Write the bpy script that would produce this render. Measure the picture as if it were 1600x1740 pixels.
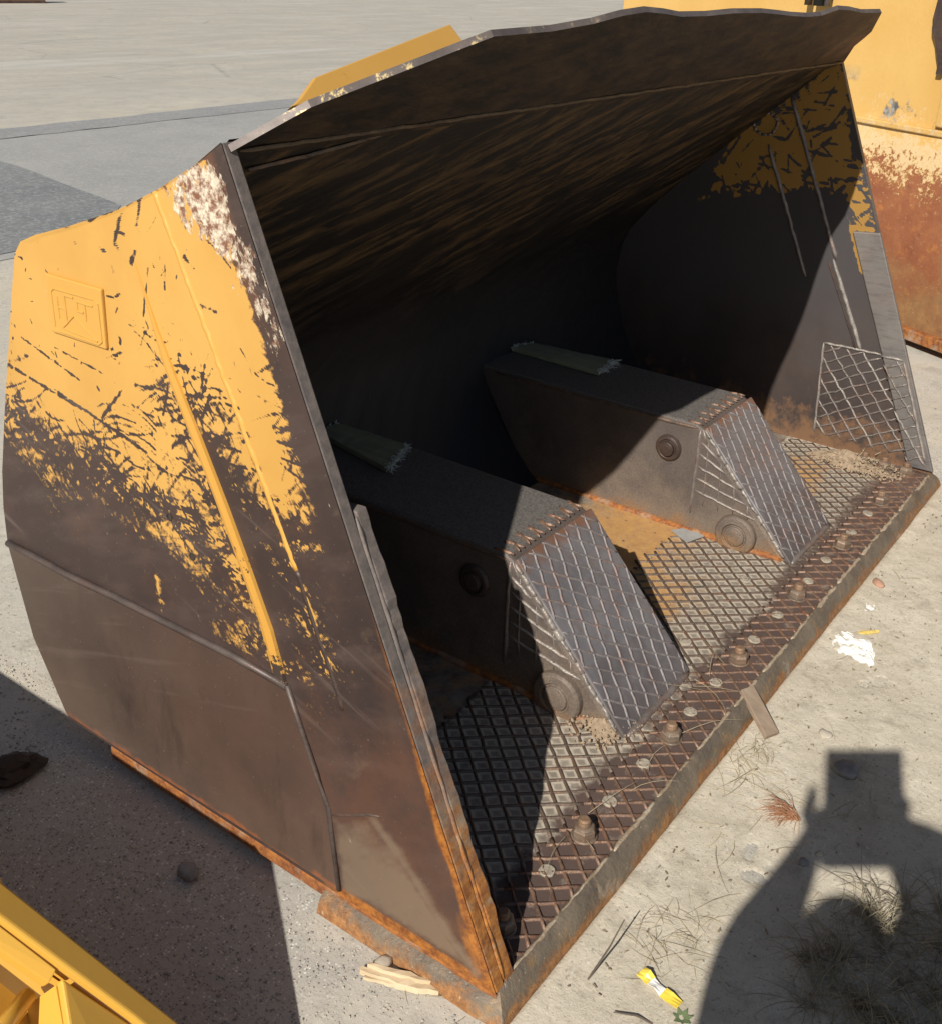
import bpy, math, random
import numpy as np
from mathutils import Matrix, Vector
random.seed(7)
RNG = np.random.default_rng(11)
sc = bpy.context.scene
for o in list(bpy.data.objects):
    bpy.data.objects.remove(o)
COL = sc.collection

# ------------------------------------------------------------------ camera
cam_d = bpy.data.cameras.new('camera')
cam = bpy.data.objects.new('camera', cam_d)
COL.objects.link(cam)
CR = [[0.59051, 0.31311, -0.743815], [-0.806362, 0.266435, -0.528009], [0.032854, 0.911578, 0.409812]]
CP = (-1.2577, -0.7807, 1.7985)
cam.matrix_world = Matrix(((*CR[0], CP[0]), (*CR[1], CP[1]), (*CR[2], CP[2]), (0, 0, 0, 1)))
cam_d.sensor_fit = 'VERTICAL'
cam_d.sensor_height = 24.0
cam_d.lens = 24.0 * 1852.7 / 1740.0
cam_d.shift_y = -108.0 / 1740.0
cam_d.clip_start = 0.02
cam_d.clip_end = 1500
sc.camera = cam

# ------------------------------------------------------------------ sky, sun, exposure
SUN_EL = math.radians(37.5)
to_sun = Vector((-0.7801, -0.1434, 0.6090)).normalized()
w = bpy.data.worlds.new('World')
sc.world = w
w.use_nodes = True
wn = w.node_tree
wn.nodes.clear()
sky = wn.nodes.new('ShaderNodeTexSky')
sky.sky_type = 'NISHITA'
sky.sun_disc = False
sky.sun_elevation = SUN_EL
sky.sun_rotation = math.atan2(to_sun.x, to_sun.y)
bg = wn.nodes.new('ShaderNodeBackground')
bg.inputs['Strength'].default_value = 0.052
wo = wn.nodes.new('ShaderNodeOutputWorld')
wn.links.new(sky.outputs[0], bg.inputs[0])
wn.links.new(bg.outputs[0], wo.inputs[0])
sd = bpy.data.lights.new('sun', 'SUN')
sd.energy = 5.0
sd.angle = math.radians(0.53)
sd.color = (1.0, 0.955, 0.88)
sun = bpy.data.objects.new('sun', sd)
COL.objects.link(sun)
sun.rotation_euler = to_sun.to_track_quat('Z', 'Y').to_euler()
sc.view_settings.view_transform = 'Standard'
sc.view_settings.look = 'None'
sc.view_settings.gamma = 1.0
sc.view_settings.exposure = 0.2
sc.view_settings.use_curve_mapping = False

GZ = -0.06          # ground level; the bucket floor's upper face is z = 0

# ------------------------------------------------------------------ helpers
def tag(o, label=None, cat=None, group=None, kind=None):
    for k, v in (('label', label), ('category', cat), ('group', group), ('kind', kind)):
        if v:
            o[k] = v
    return o

def empty(name, loc=(0, 0, 0)):
    o = bpy.data.objects.new(name, None)
    o.empty_display_size = 0.1
    o.location = loc
    COL.objects.link(o)
    return o

def link_mesh(name, me, mat=None, parent=None, smooth=False):
    if mat is not None and not me.materials:
        me.materials.append(mat)
    if smooth:
        me.shade_smooth()
    o = bpy.data.objects.new(name, me)
    COL.objects.link(o)
    if parent is not None:
        o.parent = parent
        pl = Vector((0, 0, 0))
        q = parent
        while q is not None:
            pl += q.location
            q = q.parent
        o.location = -pl          # every mesh here is written in scene metres
    return o

def mk(name, verts, faces, mat=None, parent=None, smooth=False, bevel=0.0, seg=2):
    me = bpy.data.meshes.new(name)
    me.from_pydata([tuple(v) for v in verts], [], faces)
    me.validate()
    o = link_mesh(name, me, mat, parent, smooth)
    if bevel:
        b = o.modifiers.new('bevel', 'BEVEL')
        b.width = bevel
        b.segments = seg
        b.limit_method = 'ANGLE'
        b.angle_limit = math.radians(35)
        b.harden_normals = False
    return o

def rebase(o):
    """put a top-level mesh's origin at the middle of its base"""
    me = o.data
    co = np.empty(len(me.vertices) * 3)
    me.vertices.foreach_get('co', co)
    co = co.reshape(-1, 3)
    c = Vector(((co[:, 0].min() + co[:, 0].max()) / 2, (co[:, 1].min() + co[:, 1].max()) / 2, co[:, 2].min()))
    me.transform(Matrix.Translation(-c))
    o.location = c
    return o

def prism(poly, vec):
    """poly: list of 3-D points, extruded by vec"""
    n = len(poly)
    a = [Vector(q) for q in poly]
    v = Vector(vec)
    nrm = Vector((0, 0, 0))
    for i in range(n):
        nrm += a[i].cross(a[(i + 1) % n])
    if nrm.dot(v) > 0:
        a = a[::-1]
    verts = a + [q + v for q in a]
    faces = [tuple(range(n)), tuple(range(2 * n - 1, n - 1, -1))]
    for i in range(n):
        j = (i + 1) % n
        faces.append((j, i, n + i, n + j))
    return verts, faces

def join(*vf):
    V, F = [], []
    for v, f in vf:
        b = len(V)
        V += list(v)
        F += [tuple(i + b for i in q) for q in f]
    return V, F

def box(x0, x1, y0, y1, z0, z1):
    return prism([(x0, y0, z0), (x1, y0, z0), (x1, y1, z0), (x0, y1, z0)], (0, 0, z1 - z0))

def tube(pts, rad, n=6, up=(0, 0, 1), flat=1.0):
    pts = [Vector(q) for q in pts]
    m = len(pts)
    if not hasattr(rad, '__len__'):
        rad = [rad] * m
    V, F = [], []
    for i, q in enumerate(pts):
        t = (pts[min(i + 1, m - 1)] - pts[max(i - 1, 0)]).normalized()
        u = Vector(up)
        if abs(t.dot(u)) > .95:
            u = Vector((1, 0, 0))
        s = t.cross(u).normalized()
        u2 = s.cross(t).normalized()
        for k in range(n):
            a = 2 * math.pi * k / n
            V.append(q + s * math.cos(a) * rad[i] + u2 * math.sin(a) * rad[i] * flat)
    for i in range(m - 1):
        for k in range(n):
            l = (k + 1) % n
            F.append((i * n + k, i * n + l, (i + 1) * n + l, (i + 1) * n + k))
    F.append(tuple(range(n - 1, -1, -1)))
    F.append(tuple((m - 1) * n + k for k in range(n)))
    return V, F

def lathe(prof, n, frame):
    """prof: (r, h) list; frame: 4x4 matrix, axis local z"""
    V, F = [], []
    for r, h in prof:
        for k in range(n):
            a = 2 * math.pi * k / n
            V.append(frame @ Vector((r * math.cos(a), r * math.sin(a), h)))
    for i in range(len(prof) - 1):
        for k in range(n):
            l = (k + 1) % n
            F.append((i * n + k, i * n + l, (i + 1) * n + l, (i + 1) * n + k))
    F.append(tuple(range(n - 1, -1, -1)))
    F.append(tuple((len(prof) - 1) * n + k for k in range(n)))
    return V, F

def bead(a, b, nrm, wid=.0055, hgt=.0045, step=.03, wob=.0015, ends=True):
    """a half-round weld bead lying on a face from a to b"""
    a, b, nrm = Vector(a), Vector(b), Vector(nrm).normalized()
    d = b - a
    L = d.length
    if L < 1e-4:
        return None
    m = max(2, int(L / step) + 1)
    s = d.normalized().cross(nrm).normalized()
    V, F = [], []
    for i in range(m + 1):
        t = i / m
        wv = wid * random.uniform(.8, 1.2)
        hv = hgt * random.uniform(.75, 1.2)
        if ends and (i == 0 or i == m):
            hv *= .35
            wv *= .5
        c = a + d * t + s * random.uniform(-wob, wob)
        lo = nrm * -.0015
        V += [c - s * wv + lo, c - s * wv * .62 + nrm * hv * .8, c + nrm * hv, c + s * wv * .62 + nrm * hv * .8, c + s * wv + lo]
    for i in range(m):
        for k in range(4):
            F.append((i * 5 + k, (i + 1) * 5 + k, (i + 1) * 5 + k + 1, i * 5 + k + 1))
    F.append((0, 1, 2, 3, 4))
    F.append(tuple(m * 5 + k for k in (4, 3, 2, 1, 0)))
    return V, F

# --- numpy fields used for wear that has a shape of its own (paint, rust, dust)
def vnoise(x, y, cell, seed):
    r = np.random.default_rng(seed)
    T = r.random((256, 256))
    fx, fy = x / cell, y / cell
    ix, iy = np.floor(fx).astype(int), np.floor(fy).astype(int)
    tx, ty = fx - ix, fy - iy
    tx, ty = tx * tx * (3 - 2 * tx), ty * ty * (3 - 2 * ty)
    g = lambda i, j: T[i % 256, j % 256]
    return (g(ix, iy) * (1 - tx) + g(ix + 1, iy) * tx) * (1 - ty) + (g(ix, iy + 1) * (1 - tx) + g(ix + 1, iy + 1) * tx) * ty

def fbm(x, y, cell, seed, octv=4):
    s, a, t = 0, 1, 0
    for k in range(octv):
        s = s + a * (vnoise(x, y, cell / 2 ** k, seed + k) - .5)
        t += a
        a *= .6
    return s / t * 2

def sdf(poly, x, y):
    """signed distance, + inside"""
    d = np.full(x.shape, 1e9)
    ins = np.zeros(x.shape, bool)
    n = len(poly)
    for i in range(n):
        ax, ay = poly[i]
        bx, by = poly[(i + 1) % n]
        ex, ey = bx - ax, by - ay
        t = np.clip(((x - ax) * ex + (y - ay) * ey) / (ex * ex + ey * ey + 1e-12), 0, 1)
        d = np.minimum(d, np.hypot(x - ax - t * ex, y - ay - t * ey))
        c = (ay > y) != (by > y)
        with np.errstate(divide='ignore', invalid='ignore'):
            ins ^= c & (x < (bx - ax) * (y - ay) / (by - ay + 1e-15) + ax)
    return np.where(ins, d, -d)

def dline(pl, x, y):
    d = np.full(x.shape, 1e9)
    for (ax, ay), (bx, by) in zip(pl[:-1], pl[1:]):
        ex, ey = bx - ax, by - ay
        t = np.clip(((x - ax) * ex + (y - ay) * ey) / (ex * ex + ey * ey + 1e-12), 0, 1)
        d = np.minimum(d, np.hypot(x - ax - t * ex, y - ay - t * ey))
    return d

def sstep(a, b, v):
    t = np.clip((v - a) / (b - a), 0, 1)
    return t * t * (3 - 2 * t)

def attr(o, name, vals):
    a = o.data.attributes.new(name, 'FLOAT', 'POINT')
    a.data.foreach_set('value', np.ascontiguousarray(vals, dtype=np.float32).ravel())

def grid_mesh(name, P, mat, parent, smooth=True, flip=False):
    """P: (R,C,3) array of points"""
    R, C = P.shape[:2]
    me = bpy.data.meshes.new(name)
    idx = np.arange(R * C).reshape(R, C)
    q = np.stack([idx[:-1, :-1], idx[:-1, 1:], idx[1:, 1:], idx[1:, :-1]], -1).reshape(-1, 4)
    if flip:
        q = q[:, ::-1]
    me.from_pydata(P.reshape(-1, 3).tolist(), [], q.tolist())
    return link_mesh(name, me, mat, parent, smooth)

# --- materials
class MT:
    def __init__(s, name):
        s.m = bpy.data.materials.new(name)
        s.m.use_nodes = True
        s.t = s.m.node_tree
        s.b = s.t.nodes['Principled BSDF']
        s.co = s.t.nodes.new('ShaderNodeTexCoord')
    def n(s, typ, ins=None, **props):
        nd = s.t.nodes.new('ShaderNode' + typ)
        for k, v in props.items():
            setattr(nd, k, v)
        for k, v in (ins or {}).items():
            s.put(nd.inputs[k], v)
        return nd
    def put(s, sock, v):
        if isinstance(v, bpy.types.NodeSocket):
            s.t.links.new(v, sock)
        else:
            sock.default_value = v if not (hasattr(v, '__len__') and len(v) == 3 and sock.type == 'RGBA') else (*v, 1)
    def pos(s, scale=(1, 1, 1), rot=(0, 0, 0)):
        v = s.co.outputs['Object']
        if any(rot):
            v = s.n('Mapping', {'Vector': v, 'Rotation': rot}).outputs[0]
        return s.n('Mapping', {'Vector': v, 'Scale': scale}).outputs[0]
    def noise(s, scale, detail=6, rough=.6, vec=None, dist=0.):
        nd = s.n('TexNoise', {'Scale': scale, 'Detail': min(detail, 5), 'Roughness': rough, 'Distortion': dist, 'Vector': vec or s.co.outputs['Object']})
        return nd.outputs['Fac']
    def vor(s, scale, vec=None, feature='F1', out='Distance', rnd=1.):
        nd = s.n('TexVoronoi', {'Scale': scale, 'Randomness': rnd, 'Vector': vec or s.co.outputs['Object']}, feature=feature)
        return nd.outputs[out]
    def ramp(s, v, a, b, lo=0., hi=1.):
        nd = s.n('MapRange', {0: v, 1: a, 2: b, 3: lo, 4: hi})
        nd.clamp = True
        return nd.outputs[0]
    def math(s, op, a, b=0., c=0.):
        return s.n('Math', {0: a, 1: b, 2: c}, operation=op).outputs[0]
    def mix(s, f, a, b):
        nd = s.n('Mix', data_type='RGBA')
        s.put(nd.inputs[0], f)
        s.put(nd.inputs[6], a)
        s.put(nd.inputs[7], b)
        return nd.outputs[2]
    def mixf(s, f, a, b):
        nd = s.n('Mix', data_type='FLOAT')
        s.put(nd.inputs[0], f)
        s.put(nd.inputs[2], a)
        s.put(nd.inputs[3], b)
        return nd.outputs[0]
    def at(s, name):
        return s.n('Attribute', attribute_name=name).outputs['Fac']
    def sep(s, v=None):
        return s.n('SeparateXYZ', {0: v or s.co.outputs['Object']}).outputs
    def out(s, col, rough=.6, metal=0., bump=None, bstr=.3, bdist=.01, spec=None):
        s.put(s.b.inputs['Base Color'], col)
        s.put(s.b.inputs['Roughness'], rough)
        s.put(s.b.inputs['Metallic'], metal)
        if spec is not None:
            s.put(s.b.inputs['Specular IOR Level'], spec)
        if bump is not None:
            bn = s.n('Bump', {'Height': bump, 'Strength': bstr, 'Distance': bdist})
            s.t.links.new(bn.outputs[0], s.b.inputs['Normal'])
        return s.m

YEL = (.58, .32, .07)
YEL2 = (.54, .29, .06)
BRN = (.052, .036, .031)
BRN2 = (.082, .052, .041)
RUST = (.25, .088, .03)
ORNG = (.42, .16, .035)
DUST = (.36, .315, .25)

def mat_plain_steel(name, c1, c2, rough=(.42, .68), metal=.35, rust=.25, dust=.15, scale=1., rustcol=RUST):
    m = MT(name)
    a = m.noise(2.2 * scale, 7, .62)
    fine = m.noise(55 * scale, 4, .7)
    col = m.mix(m.ramp(a, .35, .68), c1, c2)
    col = m.mix(m.math('MULTIPLY', m.ramp(m.noise(3.7 * scale, 8, .7, dist=.4), .5, .72), rust), col, rustcol)
    col = m.mix(m.math('MULTIPLY', m.ramp(m.noise(5.1 * scale, 8, .7), .45, .75), dust), col, DUST)
    col = m.mix(m.ramp(fine, .62, .8, 0, .35), col, (.22, .18, .15))
    sc1 = m.noise(14, 3, .6, m.pos((1, 1, 9)))
    col = m.mix(m.ramp(sc1, .3, .5, .28, 0), col, (.018, .013, .012))
    return m.out(col, m.ramp(a, .3, .7, *rough), metal, m.math('ADD', fine, m.math('MULTIPLY', m.noise(9, 6), 1.5)), .16, .006)

# ------------------------------------------------------------------ materials
def mat_ground():
    m = MT('dusty_concrete')
    big = m.noise(.35, 6, .6)
    mid = m.noise(2.3, 8, .65)
    fine = m.noise(38, 5, .7)
    col = m.mix(m.ramp(mid, .35, .7), (.45, .42, .36), (.57, .525, .435))
    col = m.mix(m.ramp(big, .4, .65, 0, .45), col, (.40, .385, .35))
    blot = m.noise(.9, 6, .72, dist=.5)
    col = m.mix(m.ramp(blot, .5, .66, 0, .6), col, (.56, .485, .36))
    col = m.mix(m.ramp(m.noise(6.5, 5, .7, dist=.4), .53, .66, 0, .6), col, (.32, .295, .25))
    # exposed aggregate where the dust is thin; the spot beside the bucket is darker, with chips throughout
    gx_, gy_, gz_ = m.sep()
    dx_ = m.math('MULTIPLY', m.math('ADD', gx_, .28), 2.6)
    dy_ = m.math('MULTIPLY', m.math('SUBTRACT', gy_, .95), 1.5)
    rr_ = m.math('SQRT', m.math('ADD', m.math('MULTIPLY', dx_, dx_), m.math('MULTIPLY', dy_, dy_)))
    chip_spot = m.ramp(m.math('ADD', rr_, m.ramp(mid, .3, .7, -.5, .5)), .75, 1.15, 1, 0)
    col = m.mix(m.math('MULTIPLY', chip_spot, .6), col, (.36, .345, .315))
    thin = m.math('MAXIMUM', m.ramp(m.noise(1.7, 7, .7, dist=.6), .46, .6), chip_spot)
    vc = m.n('TexVoronoi', {'Scale': 150., 'Vector': m.co.outputs['Object']})
    chip = m.math('MULTIPLY', m.ramp(vc.outputs['Distance'], .2, .5, 1, 0), m.ramp(m.noise(60, 3), .42, .55))
    tone = m.sep(vc.outputs['Color'])[0]
    chips = m.mix(m.ramp(tone, .35, .8), (.10, .095, .09), (.78, .76, .70))
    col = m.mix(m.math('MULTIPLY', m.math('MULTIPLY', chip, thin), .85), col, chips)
    dark = m.math('MULTIPLY', m.ramp(m.noise(105, 3, .6), .61, .67), m.ramp(m.noise(2.6, 5, .7), .44, .6))
    col = m.mix(m.math('MULTIPLY', dark, .8), col, (.09, .08, .07))
    col = m.mix(m.ramp(fine, .3, .75, .2, 0), col, (.30, .27, .22))
    # worn tyre sweeps on the far slab
    far = m.ramp(m.sep()[1], 6., 14.)
    st = m.noise(1.1, 7, .65, m.pos((.4, 1.1, 1), (0, 0, .12)))
    col = m.mix(m.math('MULTIPLY', far, m.ramp(st, .4, .62, .25, .75)), col, (.36, .335, .29))
    col = m.mix(m.math('MULTIPLY', far, m.ramp(m.noise(.23, 6, .7, m.pos((.3, 1.5, 1))), .55, .7, 0, .55)), col, (.56, .54, .50))
    cr = m.vor(.35, m.n('Mapping', {'Vector': m.co.outputs['Object'], 'Scale': (.5, 1, 1)}).outputs[0], 'DISTANCE_TO_EDGE')
    col = m.mix(m.math('MULTIPLY', far, m.ramp(m.math('ADD', cr, m.math('MULTIPLY', m.noise(3, 4), .02)), .008, .016, .5, 0)), col, (.2, .19, .17))
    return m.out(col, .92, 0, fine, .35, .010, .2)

def mat_soil():
    m = MT('sandy_soil')
    a = m.noise(3.2, 5, .7)
    col = m.mix(m.ramp(a, .35, .68), (.46, .405, .31), (.585, .525, .42))
    col = m.mix(m.ramp(m.noise(14, 5, .75), .52, .68, 0, .6), col, (.33, .285, .215))
    col = m.mix(m.ramp(m.noise(120, 3, .6), .60, .68, 0, .6), col, (.20, .175, .14))
    col = m.mix(m.ramp(m.noise(95, 3, .6), .62, .70, 0, .5), col, (.72, .68, .60))
    return m.out(col, .95, 0, m.noise(48, 5, .75), .5, .008, .15)

def mat_asphalt(name, c1, c2):
    m = MT(name)
    col = m.mix(m.ramp(m.noise(.9, 7, .65), .35, .68), c1, c2)
    vc = m.n('TexVoronoi', {'Scale': 45., 'Vector': m.co.outputs['Object']})
    tone = m.sep(vc.outputs['Color'])[0]
    col = m.mix(m.ramp(tone, .55, 1., 0, .35), col, (.45, .45, .43))
    col = m.mix(m.ramp(m.noise(9, 5), .55, .75, 0, .4), col, (.36, .35, .32))
    return m.out(col, .9, 0, m.noise(60, 4), .4, .01, .25)

def mat_near_plate():
    m = MT('worn_yellow_side_plate')
    a = m.noise(2.0, 7, .65)
    st = m.noise(6, 6, .65, m.pos((1, .5, 2), (.4, 0, 0)))
    brown = m.mix(m.ramp(a, .35, .68), (.047, .033, .030), (.078, .051, .043))
    brown = m.mix(m.ramp(st, .5, .7, 0, .35), brown, (.15, .105, .09))
    ln = m.noise(30, 3, .6, m.pos((1, 1, .07), (1.2, 0, 0)))
    brown = m.mix(m.ramp(ln, .60, .70, 0, .4), brown, (.19, .15, .13))
    rustv = m.math('ADD', m.at('rust'), m.ramp(m.noise(7, 8, .7), .3, .7, -.3, .3))
    brown = m.mix(m.ramp(rustv, .25, .95, 0, .8), brown, (.15, .072, .043))
    brown = m.mix(m.ramp(m.at('orange'), .35, .9), brown, m.mix(m.ramp(m.noise(45, 5, .75), .38, .62), (.47, .18, .035), (.20, .066, .02)))
    dustv = m.math('ADD', m.at('dust'), m.ramp(m.noise(13, 5, .72), .3, .7, -.32, .28))
    dustv = m.math('ADD', dustv, m.ramp(m.noise(22, 3, .6, m.pos((1, .12, 1), (.75, 0, 0))), .35, .65, -.25, .2))
    brown = m.mix(m.ramp(dustv, .2, 1., 0, .62), brown, (.255, .19, .13))
    spark = m.ramp(m.noise(160, 2, .5), .70, .76, 0, .5)
    brown = m.mix(spark, brown, (.30, .26, .22))
    pv = m.math('ADD', m.at('paint'), m.ramp(m.noise(130, 4, .75), .25, .75, -.5, .5))
    for sc_, rt in ((34, 1.25), (40, 1.9), (46, .5)):
        pv = m.math('ADD', pv, m.ramp(m.noise(sc_, 3, .6, m.pos((1, 1, .09), (rt, 0, 0))), .28, .46, -.75, 0))
    pv = m.math('ADD', pv, .22)
    pf = m.ramp(pv, -.20, .24)
    edge = m.math('MULTIPLY', m.ramp(pv, -.05, .12), m.ramp(pv, .12, .3, 1, 0))
    yel = m.mix(m.ramp(m.noise(3.1, 6, .6), .35, .7), (.57, .32, .078), (.50, .27, .06))
    yel = m.mix(m.math('MULTIPLY', edge, .6), yel, (.30, .145, .05))
    yel = m.mix(m.ramp(m.noise(24, 6, .75), .62, .8, 0, .3), yel, (.40, .24, .10))
    col = m.mix(pf, brown, yel)
    av = m.math('ADD', m.at('bare'), m.ramp(m.noise(30, 5, .75, m.pos((1, 1.7, .6), (.45, 0, 0))), .25, .75, -.6, .6))
    bf = m.ramp(av, .48, .56)
    bcol = m.mix(m.ramp(m.noise(60, 5, .75), .42, .60), (.19, .085, .05), (.70, .61, .47))
    col = m.mix(bf, col, bcol)
    rough = m.mixf(pf, m.ramp(a, .3, .7, .44, .62), .5)
    metal = m.mixf(pf, .3, 0.)
    return m.out(col, rough, metal, m.noise(26, 5, .65), .12, .004)

def mat_low_plate():
    m = MT('brown_wear_plate_steel')
    a = m.noise(1.8, 7, .65)
    x, y, z = m.sep()
    col = m.mix(m.ramp(a, .35, .7), (.055, .037, .031), (.085, .053, .041))
    warm = m.ramp(m.math('ADD', y, m.ramp(m.noise(3, 6), .3, .7, -.3, .3)), .35, 1.0, .75, .1)
    col = m.mix(warm, col, (.115, .062, .041))
    dust = m.math('MULTIPLY', m.ramp(m.math('ADD', y, m.ramp(m.noise(4, 6), .3, .7, -.2, .2)), .9, 1.4), .2)
    col = m.mix(dust, col, (.22, .17, .125))
    lowz = m.ramp(m.math('ADD', z, m.ramp(m.noise(6, 5), .3, .7, -.08, .08)), .02, .26, .35, 0)
    col = m.mix(m.math('MULTIPLY', lowz, .6), col, (.21, .15, .105))
    col = m.mix(m.ramp(m.math('ADD', z, m.ramp(m.noise(20, 5), .3, .7, -.012, .012)), .016, .03, .9, 0), col, (.30, .105, .04))
    col = m.mix(m.ramp(m.noise(150, 2, .5), .71, .76, 0, .4), col, (.34, .29, .23))
    scr = m.noise(28, 3, .6, m.pos((1, .07, 1), (.35, 0, 0)))
    col = m.mix(m.ramp(scr, .60, .72, 0, .3), col, (.17, .12, .10))
    col = m.mix(m.ramp(m.noise(11, 5, .75, m.pos((1, 1, .3))), .55, .7, 0, .4), col, (.035, .024, .021))
    return m.out(col, m.ramp(a, .3, .7, .45, .66), .25, m.noise(30, 5), .12, .004)

def mat_floor():
    m = MT('hardfaced_floor_steel')
    x, y, z = m.sep()
    # dust lies thicker along the foot of every weld bead
    def lat(nx, ny, off, s):
        u = m.math('ADD', m.math('MULTIPLY', x, nx), m.math('MULTIPLY', y, ny))
        u = m.math('DIVIDE', m.math('SUBTRACT', u, off), s)
        f = m.math('FRACT', u)
        return m.math('MINIMUM', f, m.math('SUBTRACT', 1., f))
    e = m.math('MINIMUM', lat(.7547, .6561, .0, .0412), lat(.7431, -.6691, .0, .0410))
    rim = m.ramp(m.math('ADD', e, m.ramp(m.noise(60, 4), .3, .7, -.05, .05)), .2, .34, 1, 0)
    hz = m.at('hatch')
    n1 = m.noise(26, 6, .7)
    base = m.mix(m.ramp(m.noise(3, 6), .35, .7), (.075, .050, .041), (.12, .078, .062))
    cell = m.mix(m.ramp(n1, .35, .7), (.20, .168, .132), (.31, .265, .21))
    cell = m.mix(m.math('MULTIPLY', rim, hz), cell, (.46, .40, .31))
    dv = m.math('ADD', m.at('dust'), m.ramp(m.noise(17, 6, .7), .3, .7, -.35, .35))
    col = m.mix(m.ramp(dv, .25, .75), base, cell)
    rv = m.math('ADD', m.at('rust'), m.ramp(m.noise(12, 7, .72), .3, .7, -.35, .35))
    col = m.mix(m.ramp(rv, .3, .8, 0, .85), col, m.mix(m.ramp(n1, .35, .65), (.55, .30, .09), (.42, .22, .08)))
    col = m.mix(m.math('MULTIPLY', m.ramp(m.noise(34, 4, .6), .63, .7), m.math('SUBTRACT', 1., hz)), col, (.10, .065, .035))
    return m.out(col, .78, .05, n1, .3, .005)

def mat_bead(name, c1, c2, rough=.5, metal=.4, rust=.3):
    m = MT(name)
    col = m.mix(m.ramp(m.noise(30, 5, .7), .35, .65), c1, c2)
    col = m.mix(m.ramp(m.noise(11, 6, .7), .5, .7, 0, rust), col, (.26, .10, .04))
    return m.out(col, rough, metal, m.noise(160, 2), .5, .004)

def mat_shell():
    m = MT('dark_worn_shell_steel')
    x, y, z = m.sep()
    up2 = m.math('MULTIPLY', m.math('SUBTRACT', z, y), .707)
    su = m.math('ADD', m.math('MULTIPLY', x, .85), m.math('MULTIPLY', up2, .53))
    sv = m.math('SUBTRACT', m.math('MULTIPLY', up2, .85), m.math('MULTIPLY', x, .53))
    sv3 = m.n('CombineXYZ', {0: m.math('MULTIPLY', su, .16), 1: sv, 2: m.math('MULTIPLY', m.noise(2.5, 3), .25)}).outputs[0]
    st = m.noise(17, 5, .7, sv3, .2)
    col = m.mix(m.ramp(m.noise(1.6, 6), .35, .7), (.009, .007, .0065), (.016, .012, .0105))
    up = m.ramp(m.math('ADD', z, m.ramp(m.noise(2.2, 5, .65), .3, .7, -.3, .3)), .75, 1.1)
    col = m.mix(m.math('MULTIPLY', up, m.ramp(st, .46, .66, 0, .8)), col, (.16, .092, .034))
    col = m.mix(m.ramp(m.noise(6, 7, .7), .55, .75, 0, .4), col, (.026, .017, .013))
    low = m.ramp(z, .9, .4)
    col = m.mix(m.math('MULTIPLY', low, .75), col, (.018, .0195, .024))  # blue-grey sheen painted into the colour low on the shell
    return m.out(col, m.ramp(st, .3, .7, .5, .72), .25, st, .3, .008)

def mat_guard():
    m = MT('dark_rusted_guard_plate')
    st = m.noise(7, 8, .75, m.pos((.3, 2.4, 2.4), (0, .3, -.4)))
    col = m.mix(m.ramp(st, .40, .68), (.015, .0105, .009), (.075, .044, .022))
    x, y, z = m.sep()
    col = m.mix(m.math('MULTIPLY', m.ramp(x, 2.2, 2.9), m.ramp(m.noise(7, 6, .7), .45, .6, 0, .7)), col, (.20, .10, .055))
    return m.out(col, .62, .25, st, .3, .008)

def mat_far_plate():
    m = MT('worn_inner_side_plate')
    a = m.noise(2.6, 7, .65)
    x, y, z = m.sep()
    col = m.mix(m.ramp(a, .35, .7), (.058, .045, .042), (.098, .073, .062))
    blue = m.ramp(m.math('ADD', z, m.ramp(m.noise(4, 5), .3, .7, -.15, .15)), .35, .65)
    col = m.mix(m.math('MULTIPLY', blue, .7), col, (.078, .073, .077))
    rv = m.ramp(m.math('ADD', z, m.ramp(m.noise(16, 7, .72), .3, .7, -.13, .13)), .02, .16, .8, 0)
    col = m.mix(rv, col, (.25, .135, .07))
    pv = m.math('ADD', m.at('paint'), m.ramp(m.noise(60, 4, .7), .2, .8, -.3, .3))
    col = m.mix(m.ramp(pv, -.04, .05), col, (.40, .22, .055))
    return m.out(col, .5, .3, m.noise(30, 4), .15, .004)

def mat_box_front():
    m = MT('blue_grey_polished_wear_plate')
    a = m.noise(9, 6, .65)
    x, y, z = m.sep()
    col = m.mix(m.ramp(a, .35, .7), (.185, .172, .176), (.265, .248, .25))
    col = m.mix(m.ramp(m.noise(28, 6, .75), .52, .7, 0, .75), col, (.20, .14, .11))
    low = m.ramp(m.math('ADD', z, m.ramp(m.noise(9, 5), .3, .7, -.08, .08)), .03, .16, .85, 0)
    col = m.mix(low, col, (.15, .125, .115))
    top = m.ramp(m.math('ADD', z, m.ramp(m.noise(20, 5), .3, .7, -.03, .03)), .36, .40, 0, .8)
    col = m.mix(top, col, (.28, .12, .055))
    return m.out(col, m.ramp(a, .3, .7, .38, .55), .45, m.noise(40, 5), .25, .004)

def mat_box():
    m = MT('brown_box_steel')
    a = m.noise(5, 7, .68)
    x, y, z = m.sep()
    col = m.mix(m.ramp(a, .35, .7), (.11, .087, .075), (.18, .14, .115))
    dst = m.ramp(m.math('ADD', z, m.ramp(m.noise(7, 6, .7), .3, .7, -.12, .12)), .04, .2, .75, 0)
    col = m.mix(dst, col, (.25, .19, .14))
    rst = m.ramp(m.math('ADD', z, m.ramp(m.noise(11, 6, .7), .3, .7, -.06, .06)), -.01, .06, .7, 0)
    col = m.mix(rst, col, (.34, .17, .06))
    grain = m.noise(180, 3, .7)
    col = m.mix(m.ramp(grain, .3, .7, .55, 0), col, (.045, .037, .034))
    topf = m.ramp(z, .392, .396)
    col = m.mix(m.math('MULTIPLY', topf, .75), col, m.mix(m.ramp(grain, .35, .65), (.09, .082, .075), (.22, .205, .19)))
    return m.out(col, .62, .2, grain, .3, .003)

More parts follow.
